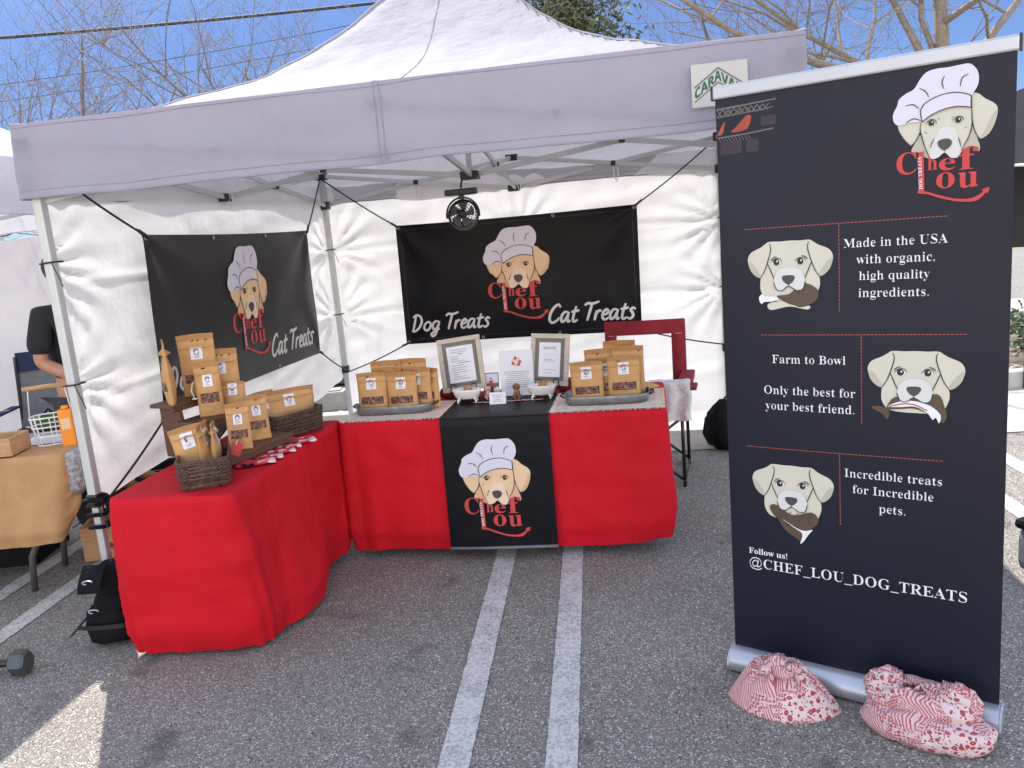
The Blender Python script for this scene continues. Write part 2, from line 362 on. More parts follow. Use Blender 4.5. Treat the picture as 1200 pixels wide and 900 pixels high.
# ------------------------------------------------------------------ flat print (lettering, drawings)
def smooth_pts(p, closed=False, n=4):
    k = len(p); out = []
    for i in range(k if closed else k - 1):
        if closed: a, b, c, d = p[i - 1], p[i], p[(i + 1) % k], p[(i + 2) % k]
        else: a, b, c, d = p[max(i - 1, 0)], p[i], p[i + 1], p[min(i + 2, k - 1)]
        for j in range(n):
            t = j / n
            out.append(tuple(.5 * (2 * b[q] + (c[q] - a[q]) * t + (2 * a[q] - 5 * b[q] + 4 * c[q] - d[q]) * t * t + (3 * b[q] - a[q] - 3 * c[q] + d[q]) * t ** 3) for q in (0, 1)))
    if not closed: out.append(p[-1])
    return out
class Art:
    def __init__(s, fmap, step=.0010, maxlen=.03): s.fm = fmap; s.mb = MB(); s.step = step; s.ml = maxlen; s.mats = []
    def mi(s, m):
        if m not in s.mats: s.mats.append(m)
        return s.mats.index(m)
    def tris(s, pts, tr, m, layer):
        st = [tuple(pts[i] for i in t) for t in tr]; d = s.step * (layer + 1); i = s.mi(m)
        while st:
            a, b, c = st.pop(); e = [math.dist(a, b), math.dist(b, c), math.dist(c, a)]; k = e.index(max(e))
            if e[k] > s.ml:
                if k == 1: a, b, c = b, c, a
                elif k == 2: a, b, c = c, a, b
                h = ((a[0] + b[0]) / 2, (a[1] + b[1]) / 2); st += [(a, h, c), (h, b, c)]
            else: s.mb.add([s.fm(q[0], q[1], d) for q in (a, b, c)], [[0, 1, 2]], i, True)
    def poly(s, p, m, layer=0, sm=True, n=4):
        if sm: p = smooth_pts(p, True, n)
        s.tris(p, tessellate_polygon([[Vector((x, y, 0)) for x, y in p]]), m, layer)
    def rect(s, x0, y0, x1, y1, m, layer=0): s.poly([(x0, y0), (x1, y0), (x1, y1), (x0, y1)], m, layer, False)
    def disc(s, x, y, r, m, layer=0, ry=None):
        s.poly([(x + r * math.cos(t * math.pi / 7), y + (ry or r) * math.sin(t * math.pi / 7)) for t in range(14)], m, layer, False)
    def stroke(s, p, wd, m, layer=0, taper=0, n=5):
        p = smooth_pts(p, False, n) if len(p) > 2 else p; k = len(p); lf = []; rg = []
        for i in range(k):
            a, b = p[max(i - 1, 0)], p[min(i + 1, k - 1)]; dx, dy = b[0] - a[0], b[1] - a[1]; l = math.hypot(dx, dy) or 1
            t = i / (k - 1); h = wd / 2 * (1 - taper * abs(2 * t - 1) ** 2)
            lf.append((p[i][0] - dy / l * h, p[i][1] + dx / l * h)); rg.append((p[i][0] + dy / l * h, p[i][1] - dx / l * h))
        pts = lf + rg; tr = []
        for i in range(k - 1): tr += [(i, i + 1, k + i), (i + 1, k + i + 1, k + i)]
        s.tris(pts, tr, m, layer)
    def dashes(s, x0, y0, x1, y1, wd, m, dash=.008, gap=.003, layer=0):
        n = max(1, int(math.hypot(x1 - x0, y1 - y0) / (dash + gap))); f = dash / (dash + gap)
        for i in range(n):
            a, b = i / n, (i + f) / n
            s.stroke([(x0 + (x1 - x0) * a, y0 + (y1 - y0) * a), (x0 + (x1 - x0) * b, y0 + (y1 - y0) * b)], wd, m, layer)
    def text(s, body, x0, y0, m, width=None, size=None, style='serif', thin=0., layer=0, box=None, rot=0, warp=None):
        pts, tr = glyphs(body, style, thin)
        xs = [p[0] for p in pts]; ys = [p[1] for p in pts]; ax, bx, ay, by = min(xs), max(xs), min(ys), max(ys)
        if box: kx = (box[2] - box[0]) / (bx - ax); ky = (box[3] - box[1]) / (by - ay); f = lambda p: (box[0] + (p[0] - ax) * kx, box[1] + (p[1] - ay) * ky)
        else:
            k = width / (bx - ax) if width else size; kx = k if not size or not width else width / (bx - ax); ky = size if size else k
            f = lambda p: (x0 + (p[0] - ax) * kx, y0 + p[1] * ky)
        q = [f(p) for p in pts]
        if rot: c, sn = math.cos(rot), math.sin(rot); q = [(x0 + (a - x0) * c - (b - y0) * sn, y0 + (a - x0) * sn + (b - y0) * c) for a, b in q]
        if warp: q = [warp(p) for p in q]
        s.tris(q, tr, m, layer)
    def build(s, name, parent): return s.mb.build(name, s.mats, parent, recalc=False)
_gc = {}
def glyphs(body, style, thin):
    key = (body, style, thin)
    if key in _gc: return _gc[key]
    o0 = {'serif': 0x1D400, 'sans': 0x1D5D4, 'italic': 0x1D468}.get(style)
    st = ''.join(chr(o0 + ord(c) - 65) if o0 and 'A' <= c <= 'Z' else chr(o0 + 26 + ord(c) - 97) if o0 and 'a' <= c <= 'z' else c for c in body)
    c = bpy.data.curves.new('lettering', 'FONT'); c.body = st; c.size = 1; c.offset = 0 if style == 'serif' else -thin; c.resolution_u = 3
    o = bpy.data.objects.new('lettering', c); COL.objects.link(o); bpy.context.view_layer.update()
    e = o.evaluated_get(bpy.context.evaluated_depsgraph_get()); me = e.to_mesh(); me.calc_loop_triangles()
    r = ([(v.co.x, v.co.y) for v in me.vertices], [tuple(t.vertices) for t in me.loop_triangles])
    if style == 'serif' and thin:                # slim the upright stems only: shift outline points sideways
        use = {}
        for t in r[1]:
            for a, b in ((t[0], t[1]), (t[1], t[2]), (t[2], t[0])): use.setdefault((min(a, b), max(a, b)), []).append((a, b))
        nx = {}; ar = sum((r[0][t[1]][0] - r[0][t[0]][0]) * (r[0][t[2]][1] - r[0][t[0]][1]) - (r[0][t[2]][0] - r[0][t[0]][0]) * (r[0][t[1]][1] - r[0][t[0]][1]) for t in r[1]); sg = 1 if ar > 0 else -1
        for ab in use.values():
            if len(ab) == 1:
                a, b = ab[0]; dx, dy = r[0][b][0] - r[0][a][0], r[0][b][1] - r[0][a][1]; l = math.hypot(dx, dy) or 1
                for q in (a, b): nx.setdefault(q, []).append((sg * dy / l, -sg * dx / l))
        pts = list(r[0])
        for q, ns in nx.items():
            ax, ay = sum(n[0] for n in ns), sum(n[1] for n in ns); l = math.hypot(ax, ay)
            if l > .2: pts[q] = (pts[q][0] - thin * ax / l, pts[q][1])
        r = (pts, r[1])
    e.to_mesh_clear(); bpy.data.objects.remove(o); bpy.data.curves.remove(c); _gc[key] = r
    return r
BRUSH = {
 'D': (.50, [(.13, .66), (.10, .35), (.06, .02)], [(.0, .60), (.15, .70), (.34, .62), (.42, .40), (.32, .14), (.14, .01), (.0, .04)]),
 'o': (.37, [(.24, .38), (.10, .32), (.05, .14), (.14, .01), (.28, .08), (.33, .26), (.24, .38), (.14, .36)]),
 'g': (.40, [(.30, .36), (.16, .38), (.05, .24), (.08, .06), (.20, .06), (.30, .26)], [(.33, .38), (.28, .10), (.20, -.18), (.08, -.25), (.02, -.16), (.14, -.06), (.36, .06)]),
 'T': (.40, [(.0, .58), (.10, .66), (.30, .64), (.54, .71)], [(.28, .64), (.22, .35), (.16, .0)]),
 'r': (.27, [(.08, .37), (.06, .18), (.04, .0)], [(.06, .20), (.14, .34), (.27, .36)]),
 'e': (.31, [(.06, .18), (.20, .22), (.26, .32), (.18, .39), (.07, .28), (.06, .10), (.16, .01), (.30, .08)]),
 'a': (.40, [(.29, .36), (.15, .38), (.04, .22), (.07, .03), (.18, .06), (.29, .30)], [(.31, .38), (.28, .14), (.32, .01), (.40, .06)]),
 't': (.29, [(.17, .58), (.11, .28), (.10, .06), (.17, .0), (.28, .07)], [(.0, .37), (.14, .39), (.30, .42)]),
 's': (.30, [(.28, .33), (.19, .40), (.10, .32), (.18, .22), (.22, .10), (.12, .0), (.0, .06)]),
 'C': (.46, [(.42, .56), (.34, .68), (.18, .58), (.06, .34), (.06, .10), (.18, .0), (.34, .08), (.42, .18)]),
 ' ': (.20,)}
def brush(art, txt, x, y, width, m):
    tot = sum(BRUSH[c][0] for c in txt); k = width / tot
    for c in txt:
        for st in BRUSH[c][1:]:
            art.stroke([(x + (a + b * .18) * k, y + b * k) for a, b in st], .105 * k, m, 0, .35)
        x += BRUSH[c][0] * k

# the emblem: chef's hat, dog, lettering; drawn in a 970 x 900 sketch space that leans 5 degrees
def emblem(fmap, x0, y0, h, pale=False, hatm='pr_hat'):
    art = Art(fmap, .0010); th = .089; k = h / 735.; C, S = math.cos(th), math.sin(th)
    tan, tan2, muz = ('pr_pale', 'pr_pale2', 'pr_palemuz') if pale else ('pr_tan', 'pr_tan2', 'pr_muz')
    def q(x, y):
        u, v = x - 445, 838 - y - 370
        return (x0 + (u * C + v * S) * k, y0 + (-u * S + v * C + 370) * k)
    Q = lambda *p: [q(*a) for a in p]
    lear = Q((205, 408), (215, 445), (235, 475), (257, 505), (285, 525), (310, 490), (325, 440), (330, 390), (270, 392))
    rear = Q((560, 258), (600, 255), (640, 285), (690, 315), (707, 350), (700, 420), (675, 475), (635, 497), (605, 455), (590, 410), (572, 330))
    art.poly(Q((322, 470), (302, 515), (290, 560), (335, 565), (360, 590), (400, 600), (380, 560), (345, 480)), tan2, 0)
    art.poly(Q((590, 430), (575, 500), (545, 555), (565, 548), (600, 535), (635, 565), (641, 540), (625, 500), (605, 450)), tan2, 0)
    art.poly(lear, tan, 1); art.poly(rear, tan, 1)
    art.poly(Q((700, 345), (700, 420), (675, 470), (638, 494), (660, 450), (675, 400)), tan2, 2)
    face = Q((335, 380), (326, 430), (335, 470), (352, 515), (380, 570), (390, 592), (410, 605), (440, 595), (467, 572), (500, 600), (530, 600), (548, 575), (575, 500), (588, 440), (582, 380), (572, 310), (450, 300), (370, 340))
    art.poly(face, tan, 2)
    art.poly(Q((388, 580), (410, 605), (440, 595), (467, 572), (500, 600), (530, 600), (547, 572), (548, 535), (528, 490), (505, 440), (480, 430), (450, 430), (425, 445), (405, 490), (390, 535)), muz, 3)
    for ln in ([(330, 440), (315, 490), (288, 525)], [(326, 400), (326, 440), (340, 480), (360, 535), (388, 590)], [(588, 400), (588, 440), (578, 490), (548, 560)], [(572, 270), (580, 340), (592, 410), (610, 460), (635, 497)],
               [(467, 545), (467, 572)], [(408, 607), (440, 595), (467, 572), (500, 600), (530, 600)], [(390, 540), (395, 515), (405, 490)], [(545, 540), (538, 512), (528, 488)], [(415, 375), (420, 388)], [(490, 372), (483, 385)],
               [(350, 450), (365, 462)], [(555, 440), (565, 430)], [(200, 410), (212, 445), (235, 478), (262, 508), (288, 526)]):
        art.stroke(Q(*ln), 5 * k, 'pr_black', 4, .5)
    for ex, ey in ((382, 402), (519, 391)):
        art.poly(Q((ex - 24, ey + 6), (ex - 8, ey - 14), (ex + 14, ey - 12), (ex + 21, ey + 4), (ex + 2, ey + 18)), muz, 4)
        c = q(ex, ey + 2); art.disc(c[0], c[1], 16 * k, 'pr_black', 6); c = q(ex + 5, ey - 3); art.disc(c[0], c[1], 4 * k, 'pr_white', 8)
        art.stroke(Q((ex - 28, ey + 4), (ex - 8, ey - 16), (ex + 16, ey - 14), (ex + 26, ey + 4)), 5 * k, 'pr_black', 5, .4)
    art.poly(Q((425, 510), (445, 495), (480, 493), (498, 510), (492, 535), (465, 556), (437, 540)), 'pr_nose', 5)
    # lettering
    def bx(ch, x1, y1, x2, y2, m='pr_red', ly=1, st='serif'):
        cx, cy = q((x1 + x2) / 2, (y1 + y2) / 2); a, b = (x2 - x1) / 2 * k, (y2 - y1) / 2 * k
        art.text(ch, 0, 0, m, style=st, box=(cx - a, cy - b, cx + a, cy + b), layer=ly)
    bx('C', 215, 562, 325, 690); bx('h', 382, 585, 434, 664, ly=1); bx('e', 442, 600, 528, 668); bx('f', 545, 538, 640, 662); bx('o', 437, 678, 533, 768); bx('u', 550, 678, 652, 765)
    art.poly(Q((330, 566), (357, 558), (383, 790), (352, 797)), 'pr_red', 5, False)
    p0 = q(372, 772); p1 = q(348, 590)
    art.text('DOG TREATS', p0[0], p0[1], 'pr_white', width=math.dist(p0, p1), style='serif', rot=math.pi / 2 + .045, layer=6, thin=.004)
    art.poly(Q((352, 780), (400, 788), (470, 808), (540, 824), (610, 826), (655, 810), (684, 785), (676, 776), (713, 762), (706, 797), (697, 792), (664, 832), (610, 843), (540, 838), (460, 820), (400, 801), (352, 797)), 'pr_red', 5)
    # hat
    puff = Q((212, 411), (182, 392), (172, 350), (190, 300), (197, 265), (232, 235), (272, 212), (300, 160), (330, 125), (380, 110), (440, 107), (510, 97), (548, 98), (582, 128), (597, 168), (597, 210), (582, 245), (562, 266), (450, 275), (350, 310), (330, 388), (270, 397))
    art.poly(puff, hatm, 5)
    band = Q((320, 330), (345, 290), (400, 260), (450, 247), (500, 245), (566, 264), (577, 330), (540, 322), (490, 321), (430, 335), (370, 365), (335, 396))
    art.poly(band, hatm, 7, False)
    art.stroke(Q((335, 396), (322, 355), (322, 322), (345, 290), (400, 260), (450, 247), (500, 245), (566, 264), (573, 300), (577, 330)), 5 * k, 'pr_black', 8)
    art.stroke(Q((577, 330), (540, 322), (490, 321), (430, 335), (370, 365), (335, 396)), 5 * k, 'pr_black', 8)
    for ln in ([(300, 210), (335, 230), (355, 262)], [(425, 150), (415, 185), (428, 222)], [(545, 150), (515, 170), (510, 215)], [(235, 303), (275, 298), (310, 322)], [(325, 388), (285, 376), (245, 400)]):
        art.stroke(Q(*ln), 6 * k, 'pr_black', 6, .6)
    return art
def hound(art, x0, y0, wd, item):          # the bare-headed dog, three times on the roll-up
    k = wd / 390.
    q = lambda x, y: (x0 + (x - 740) * k, y0 - (y - 660) * k)
    Q = lambda *p: [q(*a) for a in p]
    mir = lambda p: [(1480 - a, b) for a, b in p]
    ear = [(655, 522), (645, 512), (610, 535), (562, 558), (545, 590), (553, 630), (578, 665), (605, 677), (628, 640), (642, 600), (650, 560)]
    art.poly(Q((650, 560), (638, 610), (612, 655), (602, 700), (606, 745), (640, 782), (740, 790), (840, 782), (872, 735), (876, 690), (858, 650), (842, 605), (832, 550)), 'pr_pale', 0)
    art.poly(Q((642, 515), (700, 513), (742, 511), (790, 513), (838, 515), (850, 560), (842, 610), (812, 690), (800, 735), (740, 730), (680, 735), (668, 690), (640, 610), (632, 560)), 'pr_pale', 1)
    for e in (ear, mir(ear)): art.poly(Q(*e), 'pr_pale', 2)
    sh = [(548, 600), (556, 640), (585, 672), (610, 675), (590, 640), (568, 610)]
    for e in (sh, mir(sh)): art.poly(Q(*e), 'pr_pale2', 3)
    for e in ([(650, 520), (656, 545), (645, 590), (625, 645), (605, 677)], [(672, 690), (655, 650), (640, 612)], [(655, 598), (668, 586), (684, 582)]):
        art.stroke(Q(*e), 4.5 * k, 'pr_black', 4, .5); art.stroke(Q(*mir(e)), 4.5 * k, 'pr_black', 4, .5)
    if item == 'bone':
        art.poly(Q((595, 770), (610, 755), (625, 765), (680, 768), (700, 775), (660, 790), (620, 792), (608, 802), (598, 790)), 'pr_white', 3)
        art.poly(Q((680, 765), (740, 755), (790, 710), (835, 715), (870, 745), (862, 785), (820, 810), (770, 812), (720, 795)), 'pr_brown', 4)
        art.poly(Q((640, 800), (720, 790), (780, 818), (830, 812), (820, 830), (740, 815), (650, 830)), 'pr_pale', 3)
    elif item == 'fish':
        art.poly(Q((560, 772), (600, 765), (632, 780), (636, 805), (626, 825), (605, 800)), 'pr_brown', 3)
        art.poly(Q((625, 775), (660, 720), (740, 722), (830, 700), (860, 760), (868, 800), (850, 828), (820, 800), (740, 770), (680, 775)), 'pr_brown', 4)
        art.poly(Q((630, 765), (680, 740), (740, 735), (800, 752), (835, 780), (845, 800), (838, 830), (825, 805), (812, 815), (790, 785), (740, 760), (680, 765)), 'pr_white', 5)
        art.stroke(Q((635, 765), (690, 750), (740, 752), (790, 775)), 5 * k, 'line_red', 6)
    else:
        art.poly(Q((628, 735), (660, 718), (740, 760), (830, 735), (862, 765), (850, 800), (800, 830), (740, 812), (660, 785)), 'pr_brown', 4)
        art.poly(Q((665, 775), (720, 815), (790, 838), (780, 885), (760, 880), (700, 840)), 'pr_brown', 4)
        art.poly(Q((690, 788), (760, 825), (800, 832), (835, 822), (815, 850), (790, 890), (775, 900), (785, 850), (740, 820)), 'pr_white', 5)
        for d in range(5): art.stroke(Q((670 + d * 34, 795 - (d % 2) * 8), (700 + d * 34, 745)), 3 * k, 'pr_nose', 6)
    art.poly(Q((668, 700), (680, 733), (706, 740), (736, 720), (774, 740), (802, 733), (812, 700), (795, 650), (740, 632), (686, 650)), 'pr_palemuz', 6)
    art.stroke(Q((668, 700), (680, 733), (706, 740), (736, 720), (774, 740), (802, 733), (812, 700)), 4 * k, 'pr_black', 7)
    art.stroke(Q((737, 700), (737, 722)), 4 * k, 'pr_black', 7)
    art.poly(Q((707, 680), (716, 670), (758, 670), (766, 683), (754, 702), (736, 712), (716, 700)), 'pr_nose', 8)
    for ex in (682, 792):
        art.poly(Q((ex - 22, 612), (ex - 6, 594), (ex + 12, 594), (ex + 22, 608), (ex + 4, 622)), 'pr_white', 6)
        c = q(ex, 607); art.disc(c[0], c[1], 15 * k, 'pr_black', 7); c = q(ex + 4, 603); art.disc(c[0], c[1], 4 * k, 'pr_white', 8)
        art.stroke(Q((ex - 24, 608), (ex - 8, 592), (ex + 14, 592), (ex + 24, 606)), 4 * k, 'pr_black', 7, .4)

# ------------------------------------------------------------------ SETTING
mb = MB(); mb.grid(lambda u, v: (-60 + 120 * u, -25 + 110 * v, 0), 4, 4, 0, False)
tag(mb.build('ground', 'asphalt'), kind='structure')
def lsheet(name, a0, a1, b0, b1, z, m, kind='structure', label=None):
    mb = MB(); mb.grid(lambda u, v: L(a0 + (a1 - a0) * u, b0 + (b1 - b0) * v, z), 24, 4, 0, False)
    return tag(mb.build(name, m), label=label, kind=kind)
SX = lambda y: -.557 + .1102 * y            # left stripe of the pair under the tent
def stripe(off, y0=-3.0, y1=5.55):
    mb = MB(); hw = .052
    def fn(u, v):
        y = y0 + (y1 - y0) * v; x = SX(y) + off * 1.006
        return (x + (u - .5) * 2 * (hw + .0035 * nz(y * 14, u * 9 + off) + .003 * nz(y * 47, u * 5 + off)), y, .004)
    mb.grid(fn, 1, 400, 0, False); tag(mb.build('parking_line', 'paint'), kind='structure')
for pr in (-2.66, 0, 2.66, 5.3, -5.3):
    stripe(pr); stripe(pr + .348)
lsheet('gutter', -40, 40, 5.78, 7.06, .006, 'concrete')
mb = MB(); mb.box((0, 0, .07), (80, .16, .15), None, .025); tag(mb.build('kerb', 'kerbstone', None, L(0, 7.13), LOT), kind='structure')
lsheet('planter_bed', -40, 40, 7.2, 10.2, .10, 'soil')
mb = MB(); mb.box((0, 0, .07), (80, .16, .16), None, .025); tag(mb.build('kerb', 'kerbstone', None, L(0, 10.3), LOT), kind='structure')
lsheet('pavement', -40, 40, 10.4, 12.2, .06, 'concrete')
lsheet('painted_line', -40, 40, 22.0, 22.25, .006, 'yellow')
lsheet('pavement', -40, 40, 27, 31, .05, 'concrete')
# rocks on the bed: ground cover
mb = MB(); rr = random.Random(3)
for i in range(900):
    a = rr.uniform(-7, 7); b = rr.uniform(7.25, 10.1); r = rr.choice((.02, .03, .04, .06)) * rr.uniform(.8, 1.4)
    c = L(a, b, .10 + r * .3); sd = rr.random() * 50
    mb.ell(c, (r, r * rr.uniform(.7, 1), r * .65), rotm('Z', rr.random() * 6), 7, 0, lambda d: .25 * nz(d.x * 1.5 + sd, d.y * 1.5, d.z * 1.5))
tag(mb.build('gravel', 'rock'), 'pale rounded rocks covering the planter bed behind the tent', kind='stuff')
# far hedge across the street
def leaf_cloud(mb, pts, size, rnd, m=0):
    for p in pts:
        a = Vector((rnd.gauss(0, 1), rnd.gauss(0, 1), rnd.gauss(0, 1))).normalized(); b = a.orthogonal().normalized()
        b = Matrix.Rotation(rnd.random() * 6.3, 3, a) @ b; c = a.cross(b); s = size * rnd.uniform(.6, 1.4); p = Vector(p)
        mb.add([p - b * s, p + c * s * .4, p + b * s, p - c * s * .4], [[0, 1, 2, 3]], m)
rnd = random.Random(5); mb = MB(); pts = []
for i in range(15000):
    a = rnd.uniform(-34, 34); h = 1.5 + .5 * nz(a * .4) + .2 * nz(a * 1.9)
    pts.append(L(a, 33.5 + rnd.uniform(-.8, .8) , .15 + h * rnd.random() ** .7))
leaf_cloud(mb, pts, .13, rnd)
tag(mb.build('hedge', 'shrub'), 'far green hedge running along the other side of the street', 'hedge')

# grey green block standing in the bed, seen under the lifted wall
g = empty('utility_box', L(-2.75, 9.1, .1), LOT, 'low grey green utility box standing on the rocks behind the tent', 'utility box')
mb = MB(); mb.box((0, 0, .33), (2.4, .8, .62), None, .03); mb.build('cabinet', 'green_wall', g)
mb = MB(); mb.box((0, 0, .67), (2.46, .86, .05), None, .015); mb.build('lid', 'kerbstone', g)
g = empty('concrete_block', L(-2.62, 7.55, .09), LOT + .1, 'small pale concrete block lying on the planter rocks', 'concrete block')
mb = MB(); mb.box((0, 0, .09), (.38, .2, .19), None, .015); mb.build('block', 'kerbstone', g)
mb = MB(); mb.box((0, 0, .192), (.30, .13, .012), None, .003); mb.build('cap', 'concrete', g)

# ------------------------------------------------------------------ trees
def bare_tree(loc, h, spread, seed, label, limbs=None, bark='bark', trunk_r=.07, bud=1.0, lean=(0, 0), levels=3):
    rd = random.Random(seed); root = empty('bare_tree', loc, 0, label, 'tree', 'bare budding trees behind the tents')
    tr = MB(); cw = MB()
    def branch(p, d, ln, r, lv):
        n = 6 if lv < 2 else 4; pts = [p]; rs = [r]; dd = d.normalized()
        for i in range(n):
            dd = (dd + Vector((rd.gauss(0, .13), rd.gauss(0, .13), rd.gauss(.03, .10)))).normalized(); p = p + dd * ln / n
            pts.append(p); rs.append(r * (1 - .75 * (i + 1) / n))
        (tr if lv < 2 else cw).tube(pts, rs, 6 if lv < 2 else 3, 0, False)
        if lv >= 2:
            for i in range(1, len(pts)):
                for _ in range(3):
                    if rd.random() < .45 * bud:
                        q = pts[i - 1].lerp(pts[i], rd.random()); a = Vector((rd.gauss(0, 1), rd.gauss(0, 1), rd.gauss(.4, 1))).normalized()
                        b = a.orthogonal().normalized(); s = rd.uniform(.006, .015)
                        cw.add([q, q + a * s + b * s * .45, q + a * s * 2, q + a * s - b * s * .45], [[0, 1, 2, 3]], 1)
        if lv < levels:
            k = {0: 6, 1: 6, 2: 4, 3: 3}[lv]
            for j in range(k):
                t = rd.uniform(.25, 1); idx = min(int(t * n), n - 1); q = pts[idx].lerp(pts[idx + 1], t * n - idx)
                sd = Vector((rd.gauss(0, 1), rd.gauss(0, 1), rd.gauss(.15, .6))).normalized()
                branch(q, (dd * .6 + sd * .85), ln * rd.uniform(.42, .68), max(rs[idx] * .5, .0028), lv + 1)
    th = h * .30; top = Vector((lean[0], lean[1], th))
    tr.tube([(0, 0, -.05), (lean[0] * .3, lean[1] * .3, th * .4), top], [trunk_r * 1.4, trunk_r * 1.1, trunk_r], 9, 0, False)
    for d, ln, r in (limbs or [((math.cos(a) * spread * rd.uniform(.7, 1.3), math.sin(a) * spread * rd.uniform(.7, 1.3), rd.uniform(.7, 1.1)), h * rd.uniform(.5, .68), trunk_r * .55) for a in [rd.random() + i * .9 for i in range(7)]]):
        branch(top - Vector((0, 0, rd.random() * .3)), Vector(d), ln, r, 0)
    tr.build('trunk', bark, root, recalc=False); cw.build('crown', [bark, 'bud'], root, recalc=False)
    return root
bare_tree(L(-6.6, 11.4, .1), 5.6, 1.15, 11, 'bare budding tree at the left end of the row, fanning upward behind the tent', trunk_r=.06)
bare_tree(L(-3.9, 11.8, .1), 5.8, 1.0, 12, 'bare budding tree behind the left part of the white canopy')
bare_tree(L(-9.2, 11.6, .1), 5.6, 1.2, 13, 'bare budding tree mostly outside the left edge of the photo', trunk_r=.06)
bare_tree(L(4.4, 11.2, .1), 8.6, .7, 21, 'large bare tree with thick pale limbs above the roll-up banner', trunk_r=.14, bark='pale_bark', bud=.6,
          limbs=[((-.95, -.1, .50), 4.6, .062), ((-.7, .2, .62), 4.4, .055), ((.02, 0, 1), 4.0, .10), ((.6, .2, .8), 3.8, .06), ((-.28, -.2, 1), 3.6, .042), ((-1, .3, .30), 3.8, .045), ((-.45, .1, .9), 4.0, .05)])
bare_tree(L(2.6, 12.4, .1), 5.8, 1.1, 23, 'smaller bare tree behind the right part of the white canopy', trunk_r=.06, bud=.8)
def leafy_tree(loc, h, cr_, seed, label, n=9000):
    rd = random.Random(seed); root = empty('leafy_tree', loc, 0, label, 'tree', 'evergreen trees beyond the street'); tr = MB(); cw = MB()
    tr.tube([(0, 0, -.1), (.1, 0, h * .25), (0, .1, h * .55), (.1, 0, h * .85)], [.22, .18, .12, .03], 8, 0, False)
    cl = []
    for i in range(46):
        z = rd.uniform(.30, 1.0); a = rd.random() * 6.28; rad = cr_ * (1 - abs(z - .55) * 1.2) * rd.random() ** .5
        c = Vector((math.cos(a) * rad, math.sin(a) * rad, h * z)); cl.append(c)
        tr.tube([(0.05, 0, h * z * .75), c * .6 + Vector((0, 0, h * z * .32)), c], [.06, .03, .012], 4, 0, False)
    pts = []
    for i in range(n):
        c = rd.choice(cl); s = cr_ * .27
        pts.append(c + Vector((rd.gauss(0, s), rd.gauss(0, s), rd.gauss(-.1, s * .9))))
    leaf_cloud(cw, pts, .062, rd)
    tr.build('trunk', 'bark', root, recalc=False); cw.build('crown', 'leaf', root, recalc=False)
leafy_tree((1.55, 16.5, 0), 6.8, 1.2, 31, 'tall dark evergreen tree rising behind the canopy peak', 15000)
leafy_tree((-7.5, 20, 0), 3.5, 2.0, 32, 'rounded evergreen tree seen through the gap above the neighbouring white wall', 7000)
leafy_tree((9.5, 30, 0), 5.5, 2.2, 33, 'rounded evergreen tree far down the street on the right', 6000)

# power line and thinner wires
def wire(name, a, b, sag, r, label, grp):
    a, b = Vector(a), Vector(b); mb = MB()
    mb.tube([a.lerp(b, i / 24) + Vector((0, 0, -sag * 4 * (i / 24) * (1 - i / 24))) for i in range(25)], r, 5)
    tag(mb.build(name, 'cord'), label, 'cable', grp)
def pix(u, v, y):                            # a far point along a sight line, used only to lay out the sky wires
    d = cx_ * ((u - 600) / F_PX) + cy_ * ((v - 450) / F_PX) + fw
    return Vector((0, 0, CAM_H)) + d * (y / d.y)
wire('power_cable', pix(-260, 62, 16), pix(760, -36, 18), .15, .030, 'thick black cable crossing the sky above the left trees', 'overhead cables')
wire('power_cable', pix(-100, 112, 20), pix(700, -38, 20), .25, .009, 'upper thin wire below the thick cable beside the canopy peak', 'overhead cables')
wire('power_cable', pix(-100, 132, 20), pix(700, -20, 20), .25, .009, 'lower thin wire below the thick cable beside the canopy peak', 'overhead cables')

# shrub and red plant at the right kerb
rnd = random.Random(9)
def shrub(loc, rx, h, seed, label, n=1800):
    rd = random.Random(seed); o = empty('shrub', loc, 0, label, 'shrub', 'shrubs along the kerb'); cw = MB(); st = MB(); pts = []
    for i in range(26):
        a = rd.random() * 6.28; r = rx * rd.random() ** .6; e = Vector((math.cos(a) * r, math.sin(a) * r, h * rd.uniform(.5, 1)))
        st.tube([(0, 0, 0), e * .5 + Vector((0, 0, .1)), e], [.012, .008, .003], 4, 0, False)
        for _ in range(n // 26): pts.append(e * rd.uniform(.3, 1.05) + Vector((rd.gauss(0, .06), rd.gauss(0, .06), rd.gauss(0, .05))))
    leaf_cloud(cw, pts, .035, rd); st.build('stems', 'bark', o, recalc=False); cw.build('foliage', 'shrub', o, recalc=False)
shrub(L(4.15, 7.75, .1), .62, .42, 41, 'grey green shrub on the kerb just right of the roll-up banner')
shrub(L(5.5, 7.8, .1), .6, .45, 42, 'grey green shrub farther right along the kerb')
o = empty('red_plant', L(4.95, 8.3, .1), 0, 'dark red spiky plant behind the kerb shrub', 'plant'); mb = MB(); rd = random.Random(4)
for i in range(26):
    a = rd.random() * 6.28; el = rd.uniform(.3, 1.4); ln = rd.uniform(.55, .8); d = Vector((math.cos(a) * math.cos(el), math.sin(a) * math.cos(el), math.sin(el))); sdv = Vector((-math.sin(a), math.cos(a), 0)) * .022
    p = Vector((0, 0, .35)); m1 = p + d * ln * .5; e = p + d * ln + Vector((0, 0, -.1))
    mb.add([p - sdv * .6, p + sdv * .6, m1 + sdv, m1 - sdv, e], [[0, 1, 2, 3], [3, 2, 4]])
mb.build('leaves', 'red_leaf', o, recalc=False); mb = MB(); mb.tube([(0, 0, 0), (.01, 0, .38)], [.04, .03], 8); mb.build('stem', 'bark', o)

